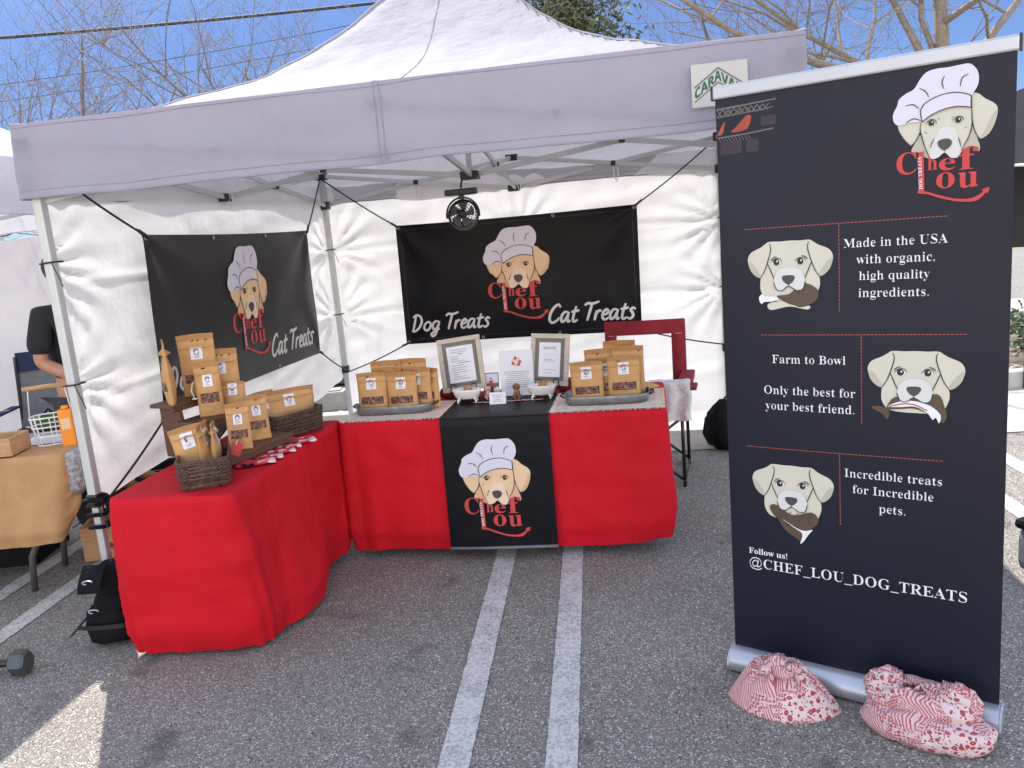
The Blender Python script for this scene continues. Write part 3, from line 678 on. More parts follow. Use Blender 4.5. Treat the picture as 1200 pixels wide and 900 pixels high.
# ------------------------------------------------------------------ THE TENT
ZE, ZV, ZT, ZL = 2.252, 1.957, 2.17, 1.945
OV = .04
def roof_z(a, b):
    q = 1 - max(abs(a), abs(b)); return ZE + 1.05 * (.22 * q + .78 * q ** 2.8)
def make_tent(root, x1, y1, mats, seam=True, wr=1.0):
    hx, hy = x1 / 2, y1 / 2; parts = {}
    mb = MB(); n = 56
    def rf(u, v):
        a, b = 2 * u - 1, 2 * v - 1; q = 1 - max(abs(a), abs(b)); x, y = hx + a * (hx + OV), hy + b * (hy + OV)
        z = roof_z(a, b) + wr * .016 * min(1, q * 6) * (nz(x * 3.2, y * 3.2, 1) + .6 * nz(x * 8, y * 8, 5)) - .02 * math.sin(math.pi * min(1, q * 3)) * (1 - abs(abs(a) - abs(b)))
        return (x, y, z)
    mb.grid(rf, n, n); parts['roof'] = mb.build('roof', mats[0], root)
    if seam:
        mb = MB()
        for sx_, sy_ in ((-1, -1), (1, -1), (-1, 1), (1, 1)):
            mb.tube([Vector(rf(.5 + .5 * sx_ * (1 - i / 40), .5 + .5 * sy_ * (1 - i / 40))) + Vector((0, 0, .001)) for i in range(41)], .005, 5)
        mb.tube([Vector(rf(.5, .5 * i / 40)) + Vector((0, 0, .001)) for i in range(41)], .003, 5)
        mb.build('seam', mats[0], parts['roof'])
    per = [((-OV, -OV), (x1 + OV, -OV), 'front'), ((x1 + OV, -OV), (x1 + OV, y1 + OV), 'side'), ((x1 + OV, y1 + OV), (-OV, y1 + OV), 'rear'), ((-OV, y1 + OV), (-OV, -OV), 'side')]
    for (ax, ay), (bx, by), nm in per:
        ln = math.hypot(bx - ax, by - ay); nx_, ny_ = (by - ay) / ln, -(bx - ax) / ln
        def vf(u, v):
            s = u * ln; w_ = .022 * wr * v * nz(s * 1.7, v * 1.2, ax + by) + .010 * wr * v * nz(s * 5, v * 2, ax) + .004 * nz(s * 3 + v * 2, v * 5, ax + 2) - .010 * math.sin(math.pi * u) * v
            w_ = max(w_, -.006); ed = .012 * (abs(2 * u - 1) ** 6) * v
            sg = .012 * (1 - (2 * u - 1) ** 2)
            return (ax + (bx - ax) * u + nx_ * (w_ + ed), ay + (by - ay) * u + ny_ * (w_ + ed), ZE - (ZE - ZV) * v - sg * (1 - v) * .0 + (.010 * nz(s * 1.3, 9) + .007 * nz(s * 3.1, 4) if 0 < v else 0) + (0 if v else .006 * nz(s * 1.1, 6)))
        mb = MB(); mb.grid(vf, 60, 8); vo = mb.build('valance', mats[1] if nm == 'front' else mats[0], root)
        mb = MB(); mb.tube([vf(i / 60, 1) for i in range(61)], .004, 5); mb.build('hem', mats[1], vo)
        if seam:
            mb = MB(); mb.tube([Vector(vf(i / 60, .90)) + Vector((nx_ * .001, ny_ * .001, 0)) for i in range(61)], .0016, 4); mb.tube([Vector(vf(i / 60, .05)) + Vector((nx_ * .001, ny_ * .001, 0)) for i in range(61)], .0016, 4); mb.build('stitching', mats[1], vo)
        if nm == 'front' and seam:
            mb = MB()
            for dx in (0, .022): mb.tube([Vector(vf(.4985 + dx / 3, j / 8)) + Vector((0, -.001, 0)) for j in range(9)], .0022, 4)
            mb.build('seam', mats[1], vo)
    return parts
tent = empty('canopy_tent', T(0, 0, 0), YAW, 'large white pop-up canopy tent sheltering the red tables', 'canopy tent')
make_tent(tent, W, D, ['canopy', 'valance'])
def leg(root, x, y, m='steel', foot=True):
    mb = MB(); mb.bar((x, y, .62), (x, y, ZT), .042, .042); mb.bar((x, y, .02), (x, y, .64), .034, .034)
    o = mb.build('leg', m, root)
    mb = MB(); mb.box((x, y, .006), (.10, .10, .008), None, .002); mb.build('foot', m, o)
    for z, a in ((ZT, .075), (ZL + (.07 if y < .1 else 0), .07), (.64, .055)): mb = MB(); mb.box((x, y, z), (a, a, .06), None, .007); mb.build('bracket', 'black_plastic', o)
    return o
for x, y in ((0, 0), (W, 0), (0, D), (W, D)): leg(tent, x, y)
ZLM, ZUM = 1.985, 2.168; HUB = 1.975; HUBT = 2.32
def sciss(a, b, lows, highs):
    """two crossed bars between two columns a and b: low end of a to high end of b and the other way"""
    mb = MB(); A, B = Vector(a), Vector(b); dv = (B - A).normalized(); off = Vector((-dv.y, dv.x, 0)) * .012
    mb.bar(A + Vector((0, 0, lows[0])) + off, B + Vector((0, 0, highs[1])) + off, .018, .030)
    mb.bar(A + Vector((0, 0, highs[0])) - off, B + Vector((0, 0, lows[1])) - off, .018, .030)
    o = mb.build('truss_bar', 'steel', tent)
    la, lb = lows; ha, hb = highs; t = (ha - la) / ((ha - la) + (hb - lb)); z = la + (hb - la) * t
    p = A.lerp(B, t) + Vector((0, 0, z)); mb = MB(); mb.box(p, (.034, .06, .034), Matrix.Rotation(math.atan2(dv.y, dv.x), 3, 'Z'), .004); mb.build('pivot', 'black_plastic', o)
cor = {'fl': (0, 0, 0), 'fr': (W, 0, 0), 'rl': (0, D, 0), 'rr': (W, D, 0)}
mids = {'f': (W / 2, 0, 0), 'r': (W / 2, D, 0), 'l': (0, D / 2, 0), 'x': (W, D / 2, 0)}
for cn, mn in (('fl', 'f'), ('fr', 'f'), ('rl', 'r'), ('rr', 'r'), ('fl', 'l'), ('rl', 'l'), ('fr', 'x'), ('rr', 'x')):
    sciss(cor[cn], mids[mn], (ZL, ZLM if mn != 'r' else 1.945), (ZT, ZUM))
for mn in 'frlx': sciss(mids[mn], (W / 2, D / 2, 0), (ZLM if mn != 'r' else 1.945, HUB), (ZUM, HUBT - .1))
def conn(x, y, z, a, b): mb = MB(); mb.box((x, y, z), (a, b, .047), None, .007); mb.build('connector', 'black_plastic', tent)
for mn in 'frlx':
    x, y, _ = mids[mn]
    for z in (ZLM if mn != 'r' else 1.945, ZUM): conn(x, y, z, *((.09, .05) if mn in 'fr' else (.05, .09)))
conn(W / 2, D / 2, HUB, .10, .10); conn(W / 2, D / 2, HUBT - .1, .10, .10)
mb = MB(); mb.bar((W / 2, D / 2, HUB), (W / 2, D / 2, 3.26), .03, .03); mb.build('centre_pole', 'steel', tent)
# hanging straps at the truss nodes
for x, y in ((.02, D / 2), (W / 4, D - .02), (3 * W / 4, D - .02), (W / 2 + .03, D - .03)):
    mb = MB(); mb.tube([(x - .005, y, 2.03), (x, y, 1.97), (x + .015, y, 1.92), (x + .03, y, 1.97), (x + .028, y, 2.03)], .006, 5); mb.build('strap', 'wall', tent)
# side walls, tied to the legs
def radial(x, z, ties):
    d = 0
    for tx, tz in ties:
        r = math.hypot(x - tx, z - tz); a = math.atan2(z - tz, x - tx)
        d += .017 * math.sin(a * 15 + 1.6 * nz(a * 2, tz)) * math.exp(-((r - .10) / .24) ** 2) * min(1, r / .06)
    return d
def wall_disp(x, z, ties, seed):
    hor = .016 * math.exp(-((z - 1.60) / .018) ** 2) + .014 * math.exp(-((z - 1.09) / .016) ** 2)
    return radial(x, z, ties) + .040 * nz(x * .8 + seed, z * 1.3) + .018 * nz(x * 1.1 + z * .8, z * 4.2 - x * .6, seed) + .010 * nz(x * 1.6, z * 10 - x * 1.5, seed + 3) + .004 * nz(x * 5 + z * 3, z * 5 - x * 4, seed + 6) - hor
def wall(fn, ties_mesh, nm='side_wall', nu=110, nv=90):
    mb = MB(); mb.grid(fn, nu, nv); o = mb.build(nm, 'wall', tent)
    for p in ties_mesh:
        mb = MB(); p = Vector(p); mb.tube([p + Vector((-.03, -.03, 0)), p + Vector((.035, -.03, .004)), p + Vector((.035, .03, .004)), p + Vector((-.03, .03, 0))], .004, 5, closed=True)
        mb.tube([p + Vector((.03, -.035, 0)), p + Vector((.06, -.05, -.05)), p + Vector((.075, -.05, -.10))], .0025, 4)
        mb.build('tie', 'cord', o)
    return o
rt_ = [(0, 1.602), (0, 1.089), (W, 1.60), (W, 1.10), (W * .5, 1.6)]
def rear_fn(u, v):
    x = .0 + u * (W + .10); zb = .055 + .03 * nz(x * 2, 4) + (.0 if x > .3 else .0); z = zb + (2.09 - zb) * v
    tuck = max(0, (x - W + .02)) ; e = min(1, x / .12)
    return (min(x, W + .02), D + .03 + e * wall_disp(x, z, rt_, 3) - tuck * 3.2 * (1 if z > .4 else .4), z)
wall(rear_fn, [(0, D, 1.602), (0, D, 1.089), (W, D, 1.6), (W, D, 1.1)])
lt_ = [(0, 1.69), (0, 1.165), (D, 1.60), (D, 1.09)]
def left_fn(u, v):
    y = .0 + u * D; zb = .60 + .05 * math.sin(y * 2.1 + .2) - .05 * (y / D) ** 3 + .02 * nz(y * 3, 8); z = zb + (2.09 - zb) * v
    e = min(1, y / .1, (D - y) / .1)
    return (-.025 + e * wall_disp(y, z, lt_, 9) + .04 * math.sin(math.pi * u) * (1 - v), y, z)
wall(left_fn, [(0, 0, 1.69), (0, 0, 1.165), (0, 0, .62)])
# maker's patch on the valance
pat = MB(); pat.grid(lambda u, v: (2.664 + .192 * u, -OV - .016 - .012 * (1 - v), 2.030 + .146 * v), 2, 2, 0, False); po = pat.build('patch', 'patch', tent)
art = Art(lambda x, y, d: (2.664 + x, -OV - .016 - .012 * (1 - y / .146) - d, 2.030 + y), .0008)
chev = lambda x, y: y - abs(x - .093) * .72
art.stroke([(.009, .0665), (.093, .127)], .006, 'frame_dark', 0); art.stroke([(.093, .127), (.177, .0665)], .006, 'frame_dark', 0)
art.stroke([(.009, .0185), (.093, .079)], .005, 'frame_dark', 0); art.stroke([(.093, .079), (.177, .0185)], .005, 'frame_dark', 0)
art.text('CARAVAN', 0, 0, 'green_ink', style='sans', thin=-.022, box=(.010, .086, .176, .120), warp=lambda p: (p[0], chev(p[0], p[1])))
art.text('the', 0, 0, 'ink', style='plain', box=(.072, .046, .088, .054)); art.text('canopy', 0, 0, 'ink', style='plain', box=(.066, .028, .112, .042))
art.build('lettering', po)

# ------------------------------------------------------------------ hanging banners
def treat_banner(name, fm, label, bw, bh, vin, hatm='pr_hat'):
    """fm(x, z, d): tent-local point of the banner; d is the distance in front of the vinyl"""
    root = empty(name, T(0, 0, 0), YAW, label, 'banner')
    mb = MB(); mb.grid(lambda u, v: fm(u * bw, v * bh, 0), 80, 40); mb.grid(lambda u, v: fm(u * bw, v * bh, -.0025), 80, 40); mb.build('vinyl', vin, root)
    art = emblem(fm, bw * .497, bh * .165, bh * .755, hatm=hatm); art.build('dog_emblem', root)
    art = Art(fm); brush(art, 'Dog Treats', .05, bh * .105, .62, 'pr_cream'); brush(art, 'Cat Treats', bw * .615, bh * .105, .655, 'pr_cream'); art.build('lettering', root)
    for i in range(4):
        for z in (.018, bh - .018):
            mb = MB(); c = Vector(fm(.02 + (bw - .04) * i / 3, z, .003)); n = (Vector(fm(.5, .5, .1)) - Vector(fm(.5, .5, 0))).normalized()
            q = n.to_track_quat('Z', 'Y').to_matrix()
            mb.tube([c + q @ Vector((math.cos(t * .628) * .009, math.sin(t * .628) * .009, 0)) for t in range(10)], .003, 5, closed=True); mb.build('grommet', 'alu', root)
    art = Art(fm)
    for y in (.034, bh - .034): art.rect(.0, y, bw, y + .0025, 'hem')
    for x in (.034, bw - .036): art.rect(x, 0, x + .0025, bh, 'hem')
    art.build('hem_stitching', root)
    return root
def sag(x, z, bw, bh, seed):
    cs = 0
    for (qx, qz) in ((0, 0), (bw, 0), (0, bh), (bw, bh)):
        r = math.hypot(x - qx, z - qz); a = math.atan2(abs(z - qz), abs(x - qx)); cs += math.exp(-(r / .45) ** 2) * .007 * math.sin(a * 7 + seed)
    return cs + .012 * nz(x * 1.2 + seed, z * 1.2) + .005 * nz(x * 3 + seed, z * 3)
RBW, RBH = 1.829, .918
rear_fm = lambda x, z, d: (.572 + x + (z / RBH) * .012, 3.065 - d - sag(x, z, RBW, RBH, 2), .826 - .010 * (x / RBW) + z * (.917 + .013 * x / RBW) / .918 + .018 * math.sin(math.pi * x / RBW) * (-.5 if z > .5 else .3))
treat_banner('rear_banner', rear_fm, 'dark vinyl dog and cat treats banner hanging on the rear wall', RBW, RBH, 'banner')
LBW, LBH = 1.95, .89
left_fm = lambda x, z, d: (.075 + .03 * x / LBW + d + sag(x, z, LBW, LBH, 5) * 1.2, .505 + x + (z / LBH) * (.07 - .03 * x / LBW), .90 - .015 * x / LBW + z * (.888 - .012 * x / LBW) / .89 + .02 * math.sin(math.pi * x / LBW) * (-.5 if z > .5 else .3))
treat_banner('side_banner', left_fm, 'charcoal vinyl treats banner hanging on the left wall', LBW, LBH, 'banner_left')
# bungee cords from the banner corners to the tent legs
def bungee(p, q, label):
    mb = MB(); p, q = T(*p), T(*q); o = empty('bungee_cord', p, 0, label, 'cord', 'black bungee cords holding the two hanging banners'); d = q - p
    mb.tube([Vector((0, 0, 0)) + d * t / 8 + Vector((0, 0, -.012 * math.sin(math.pi * t / 8))) for t in range(9)], .0055, 6); mb.build('cord', 'cord', o)
    mb = MB(); mb.tube([d * .02 * k + Vector((.008 * math.sin(k * 1.2), 0, .008 * math.cos(k * 1.2))) for k in range(6)], .003, 5); mb.tube([-d.normalized() * .01, d.normalized() * .06], .009, 6); mb.build('hook', 'black_plastic', o)
fz = lambda fm, x, z: tuple(fm(x, z, .006))
bungee(fz(left_fm, .015, LBH - .01), (.02, .03, 2.10), 'bungee from upper front corner of the left banner up to the front leg')
bungee(fz(left_fm, LBW - .015, LBH - .01), (.0, D - .03, 2.16), 'bungee from upper rear corner of the left banner to the rear leg top')
bungee(fz(left_fm, .015, .01), (.03, .02, .62), 'bungee from lower front corner of the left banner down to the front leg')
bungee(fz(left_fm, LBW - .015, .01), (.02, D - .03, .64), 'bungee from lower rear corner of the left banner to the rear leg')
bungee(fz(rear_fm, .015, RBH - .01), (-.02, D - .03, 2.17), 'bungee from upper left corner of the rear banner to the leg top')
bungee(fz(rear_fm, RBW - .015, RBH - .01), (W - .05, D - .04, 2.13), 'bungee from upper right corner of the rear banner')
bungee(fz(rear_fm, .015, .01), (.03, D - .03, .62), 'bungee from lower left corner of the rear banner behind the kraft bags')
bungee(fz(rear_fm, RBW - .015, .01), (W - .03, D - .04, .67), 'bungee from lower right corner of the rear banner past the red chair')

# fan hanging from the hub
fan = tthing('hanging_fan', W / 2 - .045, D / 2 - .08, 1.83, 0, 'small black fan in a ring bracket hanging from the tent frame', 'fan')
mb = MB(); mb.box((.0, 0, .055), (.185, .05, .035), None, .008); mb.tube([(0, 0, .07), (0, .03, .11), (0, .06, .12), (0, .07, .14)], .006, 6); mb.box((0, 0, .03), (.03, .02, .03), None, .003); mb.build('clamp', 'black_plastic', fan)
mb = MB(); mb.tube([(.094 * math.cos(R(a)), 0, -.07 + .094 * math.sin(R(a))) for a in range(-10, 191, 10)], .006, 6); mb.build('bracket', 'black_plastic', fan)
mb = MB(); tl = rotm('X', -.25)
for r, y in ((.083, 0), (.078, -.02), (.062, -.027), (.046, -.03), (.030, -.031), (.083, .02)): mb.tube([tl @ Vector((r * math.cos(a * .2618), y, r * math.sin(a * .2618))) + Vector((0, 0, -.07)) for a in range(24)], .0022 if r < .08 else .006, 5, closed=True)
for a in range(30):
    t = a * math.pi / 15; mb.tube([tl @ Vector((r * math.cos(t + r * 3), y, r * math.sin(t + r * 3))) + Vector((0, 0, -.07)) for r, y in ((.02, -.032), (.045, -.031), (.065, -.026), (.080, -.012))], .0013, 3)
mb.build('cage', 'black_plastic', fan)
mb = MB()
for k in range(5):
    a0 = k * 1.2566
    mb.grid(lambda u, v: tl @ Vector(((.018 + .052 * v) * math.cos(a0 + (u - .5) * .95 + v * .3), -.012 + .016 * (u - .5), (.018 + .052 * v) * math.sin(a0 + (u - .5) * .95 + v * .3))) + Vector((0, 0, -.07)), 5, 4)
mb.build('blade', 'grey_canvas', fan, recalc=False)
mb = MB(); mb.lathe([(.0, -.02), (.02, -.018), (.024, -.005), (.024, .03), (0, .034)], 14, 0, Matrix.Translation((0, 0, -.07)) @ (tl @ rotm('X', math.pi / 2)).to_4x4()); mb.build('motor_hub', 'black_plastic', fan)

# ------------------------------------------------------------------ tables under cloths
def cloth_mb(x0, x1, y0, y1, zt, hem, seed, flare=.03, fold=.03, rad=.035, nper=260, nrow=30, corner=.05, push=None, soft=9):
    lx, ly = x1 - x0, y1 - y0; per = 2 * (lx + ly); pts = []
    for i in range(nper):
        s = per * i / nper
        if s < lx: p, n = (x0 + s, y0), (0, -1)
        elif s < lx + ly: p, n = (x1, y0 + s - lx), (1, 0)
        elif s < 2 * lx + ly: p, n = (x1 - (s - lx - ly), y1), (0, 1)
        else: p, n = (x0, y1 - (s - 2 * lx - ly)), (-1, 0)
        dx = min(p[0] - x0, x1 - p[0]); dy = min(p[1] - y0, y1 - p[1]); dc = max(dx, dy) if min(dx, dy) < 1e-6 else 0
        if dc < rad:
            cx = x0 + rad if p[0] < (x0 + x1) / 2 else x1 - rad; cy = y0 + rad if p[1] < (y0 + y1) / 2 else y1 - rad
            v = Vector((p[0] - cx, p[1] - cy)); v = v.normalized(); p = (cx + v.x * rad, cy + v.y * rad); n = (v.x, v.y)
        pts.append((p, n, s, dc))
    mb = MB(); rows = []
    for ring in (0., .35, .7, .94, 1):
        cx, cy = (x0 + x1) / 2, (y0 + y1) / 2
        rows.append([(cx + (p[0] - cx) * ring, cy + (p[1] - cy) * ring, zt + .002 * nz(p[0] * 5 * ring, p[1] * 5, seed)) for p, n, s, dc in pts])
    rows.append([(p[0] + n[0] * .006, p[1] + n[1] * .006, zt - .004) for p, n, s, dc in pts])
    N = len(pts)
    for j in range(1, nrow + 1):
        t = j / nrow; row = []; wn = int(soft * t)
        for i, (p, n, s, dc) in enumerate(pts):
            if wn and dc < .4:
                px = sum(pts[(i + q) % N][0][0] for q in range(-wn, wn + 1)) / (2 * wn + 1); py = sum(pts[(i + q) % N][0][1] for q in range(-wn, wn + 1)) / (2 * wn + 1)
                ax = sum(pts[(i + q) % N][1][0] for q in range(-wn, wn + 1)); ay = sum(pts[(i + q) % N][1][1] for q in range(-wn, wn + 1)); l = math.hypot(ax, ay) or 1
                p, n = (px, py), (ax / l, ay / l)
            h = hem(p[0], p[1]) if callable(hem) else hem
            cf = math.exp(-(dc / .16) ** 2)
            o = .010 + flare * t + t ** 1.2 * fold * (.5 * math.sin(s * 7.5 + seed + 1.8 * nz(s * 1.3, seed)) + .9 * nz(s * 2.3, t * .6, seed) + .35 * nz(s * 6.5, t * .9, seed + 4)) + .005 * nz(s * 6, t * 4, seed + 2) + .004 * nz(s * 3 + t * 7, t * 9 - s * 4, seed)
            o += t * cf * corner * (1 + .8 * math.sin(dc * 40 + seed)) - .0035 * math.exp(-(((s + .11) % .37 - .18) / .008) ** 2) - .003 * math.exp(-((t - .52) / .012) ** 2)
            o -= .03 * max(0, t - .85) / .15
            z = zt - .008 - (zt - .008 - h) * t
            ex, ey = push(p[0], p[1], t) if push else (0, 0)
            row.append((p[0] + n[0] * o + ex, p[1] + n[1] * o + ey, z))
        rows.append(row)
    k = len(pts); vs = [p for r in rows for p in r]; fs = []
    for j in range(len(rows) - 1):
        for i in range(k): fs.append([j * k + i, j * k + (i + 1) % k, (j + 1) * k + (i + 1) % k, (j + 1) * k + i])
    mb.add(vs, fs, 0, True); return mb
TZ = .75
def hem_front(x, y): return .05 + .05 * max(0, (x - 2.1) / .42) ** 2 + (.04 if y > 1 else 0)
o = cloth_mb(.860, 2.520, .785, 1.445, TZ, hem_front, 2, .008, .022, .03, 320, 34, corner=.02, soft=6).build('tablecloth', 'red', None, T(0, 0, 0), YAW, weld=.0004)
tag(o, 'red tablecloth on the rear table, covered in front by the dark dog runner', 'tablecloth')
def push_left(x, y, t):
    k = max(0, 1 - (y + .325) / .45); u = max(0, min(1, (x - .31) / .52))
    return (.02 * u * t * k - .13 * (1 - u) ** 2 * t * k, k * t * (.05 + .13 * u))
def hem_left(x, y): return .02 + .03 * max(0, y) / .9
o = cloth_mb(.310, .832, -.325, .875, TZ, hem_left, 6, .01, .050, .03, 320, 36, corner=.02, push=push_left, soft=16).build('tablecloth', 'red', None, T(0, 0, 0), YAW, weld=.0004)
tag(o, 'red tablecloth on the left table, reaching down to the asphalt', 'tablecloth')
def runner_fm(x, s, d):                      # s runs from the hem up the front and back over the top
    x = 1.402 + x
    if s < .680: t = 1 - s / .68; return (x, .785 - .024 - .026 * t - d - .006 * math.sin(x * 9) * t, .070 + s)
    if s < .72: a = (s - .68) / .04 * math.pi / 2; return (x, .785 - .024 + .02 * (1 - math.cos(a)) - d * math.cos(a), .75 + (.006) * math.sin(a) + d * math.sin(a))
    return (x, .785 - .004 + (s - .72), .7565 + d)
run = empty('table_runner', T(0, 0, 0), YAW, 'dark vinyl runner with the dog emblem hanging down the rear table front', 'table runner')
mb = MB(); NR = [i * .04 for i in range(17)] + [.68, .69, .70, .71, .72] + [.8 + .1 * i for i in range(5)]
mb.grid(lambda u, v: runner_fm(.556 * u, NR[int(round(v * (len(NR) - 1)))], 0), 16, len(NR) - 1); mb.build('vinyl', 'banner', run, recalc=False)
emblem(runner_fm, .258, .075, .500).build('dog_emblem', run)
mb = MB(); mb.tube([runner_fm(.0, .006, 0), runner_fm(.28, .006, 0), runner_fm(.556, .006, 0)], .008, 8); mb.build('bottom_rail', 'grey_canvas', run)
# cream lace pieces under the trays
def lace(x0, x1, y0, y1, label):
    o = empty('lace_mat', T((x0 + x1) / 2, (y0 + y1) / 2, TZ), YAW, label, 'table mat', 'cream lace mats'); hx, hy = (x1 - x0) / 2, (y1 - y0) / 2
    mb = MB(); f = lambda u, v: ((2 * u - 1) * hx, (2 * v - 1) * hy, .0065 + .002 * nz(u * 12, v * 12)); mb.grid(f, 20, 16); mb.build('cloth', 'lace', o, recalc=False)
    mb = MB(); rd = random.Random(int(x0 * 100))
    for i in range(60):
        t = i / 59; sx_ = (2 * t - 1) * hx; mb.tube([(sx_, -hy, .006), (sx_ + rd.gauss(0, .006), -hy - .016, .004)], .0016, 3)
        sy_ = (2 * t - 1) * hy
        for s in (-1, 1): mb.tube([(s * hx, sy_, .006), (s * (hx + .02), sy_ + rd.gauss(0, .006), .006)], .0016, 3)
    mb.build('fringe', 'lace', o)
lace(.885, 1.375, .795, 1.20, 'cream fringed lace mat under the left zinc tray')
lace(1.975, 2.505, .795, 1.24, 'cream fringed lace mat under the right zinc tray')

# ------------------------------------------------------------------ pouches
def make_pouch(w_, h_, th, win, name='kraft_pouch', lab=.36, seed=0):
    """stand-up kraft pouch, front towards -Y"""
    root = empty(name, (0, 0, -50), 0, 'kraft pouch', 'pouch')
    def prof(u, v):
        b = (1 - abs(2 * u - 1) ** 2.6)
        f = .62 + .6 * math.sin(math.pi * min(1, v / .8)) * .75 if v < .8 else max(0, (.86 - v) / .06)
        if v < .8: f *= 1 - .85 * (v / .86) ** 3
        return .0016 + th / 2 * b * f * .9
    def ft(u, v, d=0):
        x = (u - .5) * w_ * (1 - .03 * math.sin(math.pi * v)); cr_ = .0045 * nz(u * 4 + seed, v * 5, seed) + .0022 * nz(u * 14, v * 15, seed)
        zip_ = .0016 * (math.exp(-((v - .875) / .006) ** 2) - math.exp(-((v - .90) / .006) ** 2))
        return Vector((x, -prof(u, v) - cr_ * (1 if v > .05 else 0) - zip_ - d, v * h_ + .004 * math.sin(math.pi * u) * (1 if v > .99 else 0)))
    def bk(u, v): p = ft(u, v); return Vector((p.x, prof(u, v), p.z))
    mb = MB(); mb.grid(ft, 14, 40); mb.grid(bk, 14, 40)
    mb.grid(lambda u, v: Vector(ft(u, 0)).lerp(Vector(bk(u, 0)), v), 14, 1)
    for e in (0, 1): mb.grid(lambda u, v: Vector(ft(e, v)).lerp(Vector(bk(e, v)), u), 1, 40)
    mb.grid(lambda u, v: Vector(ft(u, 1)).lerp(Vector(bk(u, 1)), v), 14, 1)
    body = mb.build('body', 'kraft', root, weld=.0002)
    mb = MB(); mb.grid(lambda u, v: ft(u, .915 + .085 * v, .0009), 14, 6); mb.build('seal', 'kraft_dark', body, recalc=False)
    lw = min(.17 * w_, .028) if w_ > .14 else .19 * w_; u0, u1 = .5 - lw / w_, .5 + lw / w_; v0 = .60 if w_ > .14 else .56; v1 = v0 + 2 * lw / h_ * (1.05 if w_ > .14 else 1.25)
    mb = MB(); mb.grid(lambda u, v: ft(u0 + (u1 - u0) * u, v0 + (v1 - v0) * v, .0022), 6, 6); lb = mb.build('sticker', 'sticker', root, recalc=False)
    art = Art(lambda x, y, d: ft(u0 + (u1 - u0) * x, v0 + (v1 - v0) * y, .0022 + d * .4), .001, .3)
    art.poly([(.3, .45), (.25, .7), (.4, .85), (.6, .85), (.75, .7), (.7, .45), (.6, .35), (.4, .35)], 'frame_dark', 0)
    art.poly([(.38, .5), (.4, .68), (.6, .68), (.62, .5), (.5, .4)], 'sticker', 1)
    art.rect(.24, .22, .76, .26, 'frame_dark'); art.rect(.34, .13, .66, .165, 'frame_dark'); art.build('print', lb)
    if win:
        a, b, c, d = (.13, .87, .24, .42) if h_ < .28 and w_ > .14 else (.10, .90, .22, .36) if w_ > .14 else (.14, .86, .26, .44)
        mb = MB(); mb.grid(lambda u, v: ft(a + (b - a) * u, c + (d - c) * v, .0022), 8, 4); mb.build('window', 'treat', root, recalc=False)
    root['w'] = w_
    return root
KIND = {'tray': make_pouch(.165, .215, .055, True, seed=1), 'tall': make_pouch(.165, .26, .05, True, seed=2), 'big': make_pouch(.168, .290, .06, True, seed=3),
        'tray2': make_pouch(.168, .210, .065, True, seed=11), 'tall2': make_pouch(.160, .255, .06, True, seed=12),
        'slim': make_pouch(.102, .205, .045, True, seed=4), 'slimtall': make_pouch(.116, .25, .05, True, seed=8), 'small': make_pouch(.115, .135, .04, False, seed=5), 'plain': make_pouch(.135, .20, .045, False, seed=6), 'wide': make_pouch(.27, .21, .06, False, seed=7)}
_first = {k: True for k in KIND}
def pouch(kind, x, y, z, rot, label, group, tilt=0, roll=0):
    if _first[kind]: _first[kind] = False; o = KIND[kind]
    else:
        o = dup(KIND[kind], (0, 0, 0), 0, label)
    o.location = T(x, y, z); o.rotation_euler = (tilt, roll + .035 * nz(x * 37, y * 41, 3), YAW + rot + .12 * nz(y * 29, x * 31, 7)); o['label'] = label; o['group'] = group; o['category'] = 'pouch'
    if 'w' in o: del o['w']
    return o
# galvanised trays
def tray(x, y, lx, ly, rot, label):
    o = tthing('metal_tray', x, y, TZ + .008, rot, label, 'tray', 'galvanised trays on the rear table')
    def loop(k, n=64):
        r = .07; out = []
        for i in range(n):
            t = 2 * math.pi * i / n; c, s = math.cos(t), math.sin(t); out.append((math.copysign(abs(c) ** .45, c) * lx / 2 * k, math.copysign(abs(s) ** .45, s) * ly / 2 * k))
        return out
    mb = MB(); prof = [(.0, .004), (.90, .004), (.94, .006), (.985, .042), (1.0, .046), (1.01, .043), (.985, .030), (.955, .0), (.0, 0)]
    mb.grid(lambda u, v: (*[q * 1 for q in loop(prof[int(round(v * 8))][0])[int(round(u * 64)) % 64]], prof[int(round(v * 8))][1]), 64, 8, 0, True, True); mb.build('pan', 'zinc', o)
    mb = MB()
    for s in (-1, 1): mb.tube([(s * lx / 2 * 1.0, -.04, .032), (s * (lx / 2 + .02), -.03, .040), (s * (lx / 2 + .02), .03, .040), (s * lx / 2 * 1.0, .04, .032)], .005, 6)
    mb.build('handle', 'black_plastic', o); return o
tray(1.11, 1.005, .42, .22, .03, 'grey zinc tray of kraft pouches on the left of the rear table')
tray(2.235, 1.00, .43, .22, .0, 'grey zinc tray of kraft pouches on the right of the rear table')
GL, GR = 'kraft pouches in the left tray', 'kraft pouches in the right tray'; Z0 = TZ + .013
pouch('tray', 1.005, .945, Z0, .06, 'front left kraft pouch in the left tray, treats showing low', GL, -.06)
pouch('tray2', 1.172, .935, Z0, .02, 'front right kraft pouch in the left tray, in full view', GL, -.06)
pouch('tray', 1.235, 1.00, Z0 + .002, -.05, 'kraft pouch half hidden at the right end of the left tray', GL, -.03)
pouch('tray', 1.075, .995, Z0 + .012, .0, 'kraft pouch in the second row of the left tray, mostly hidden', GL, -.02)
pouch('tall', 1.06, 1.05, Z0, .1, 'back left kraft pouch rising above the left tray', GL, .03)
pouch('tall2', 1.20, 1.065, Z0 + .006, -.05, 'back right kraft pouch rising above the left tray', GL, .02)
pouch('tray2', 1.275, 1.05, Z0, -.35, 'kraft pouch turned sideways at the back right of the left tray', GL, .02)
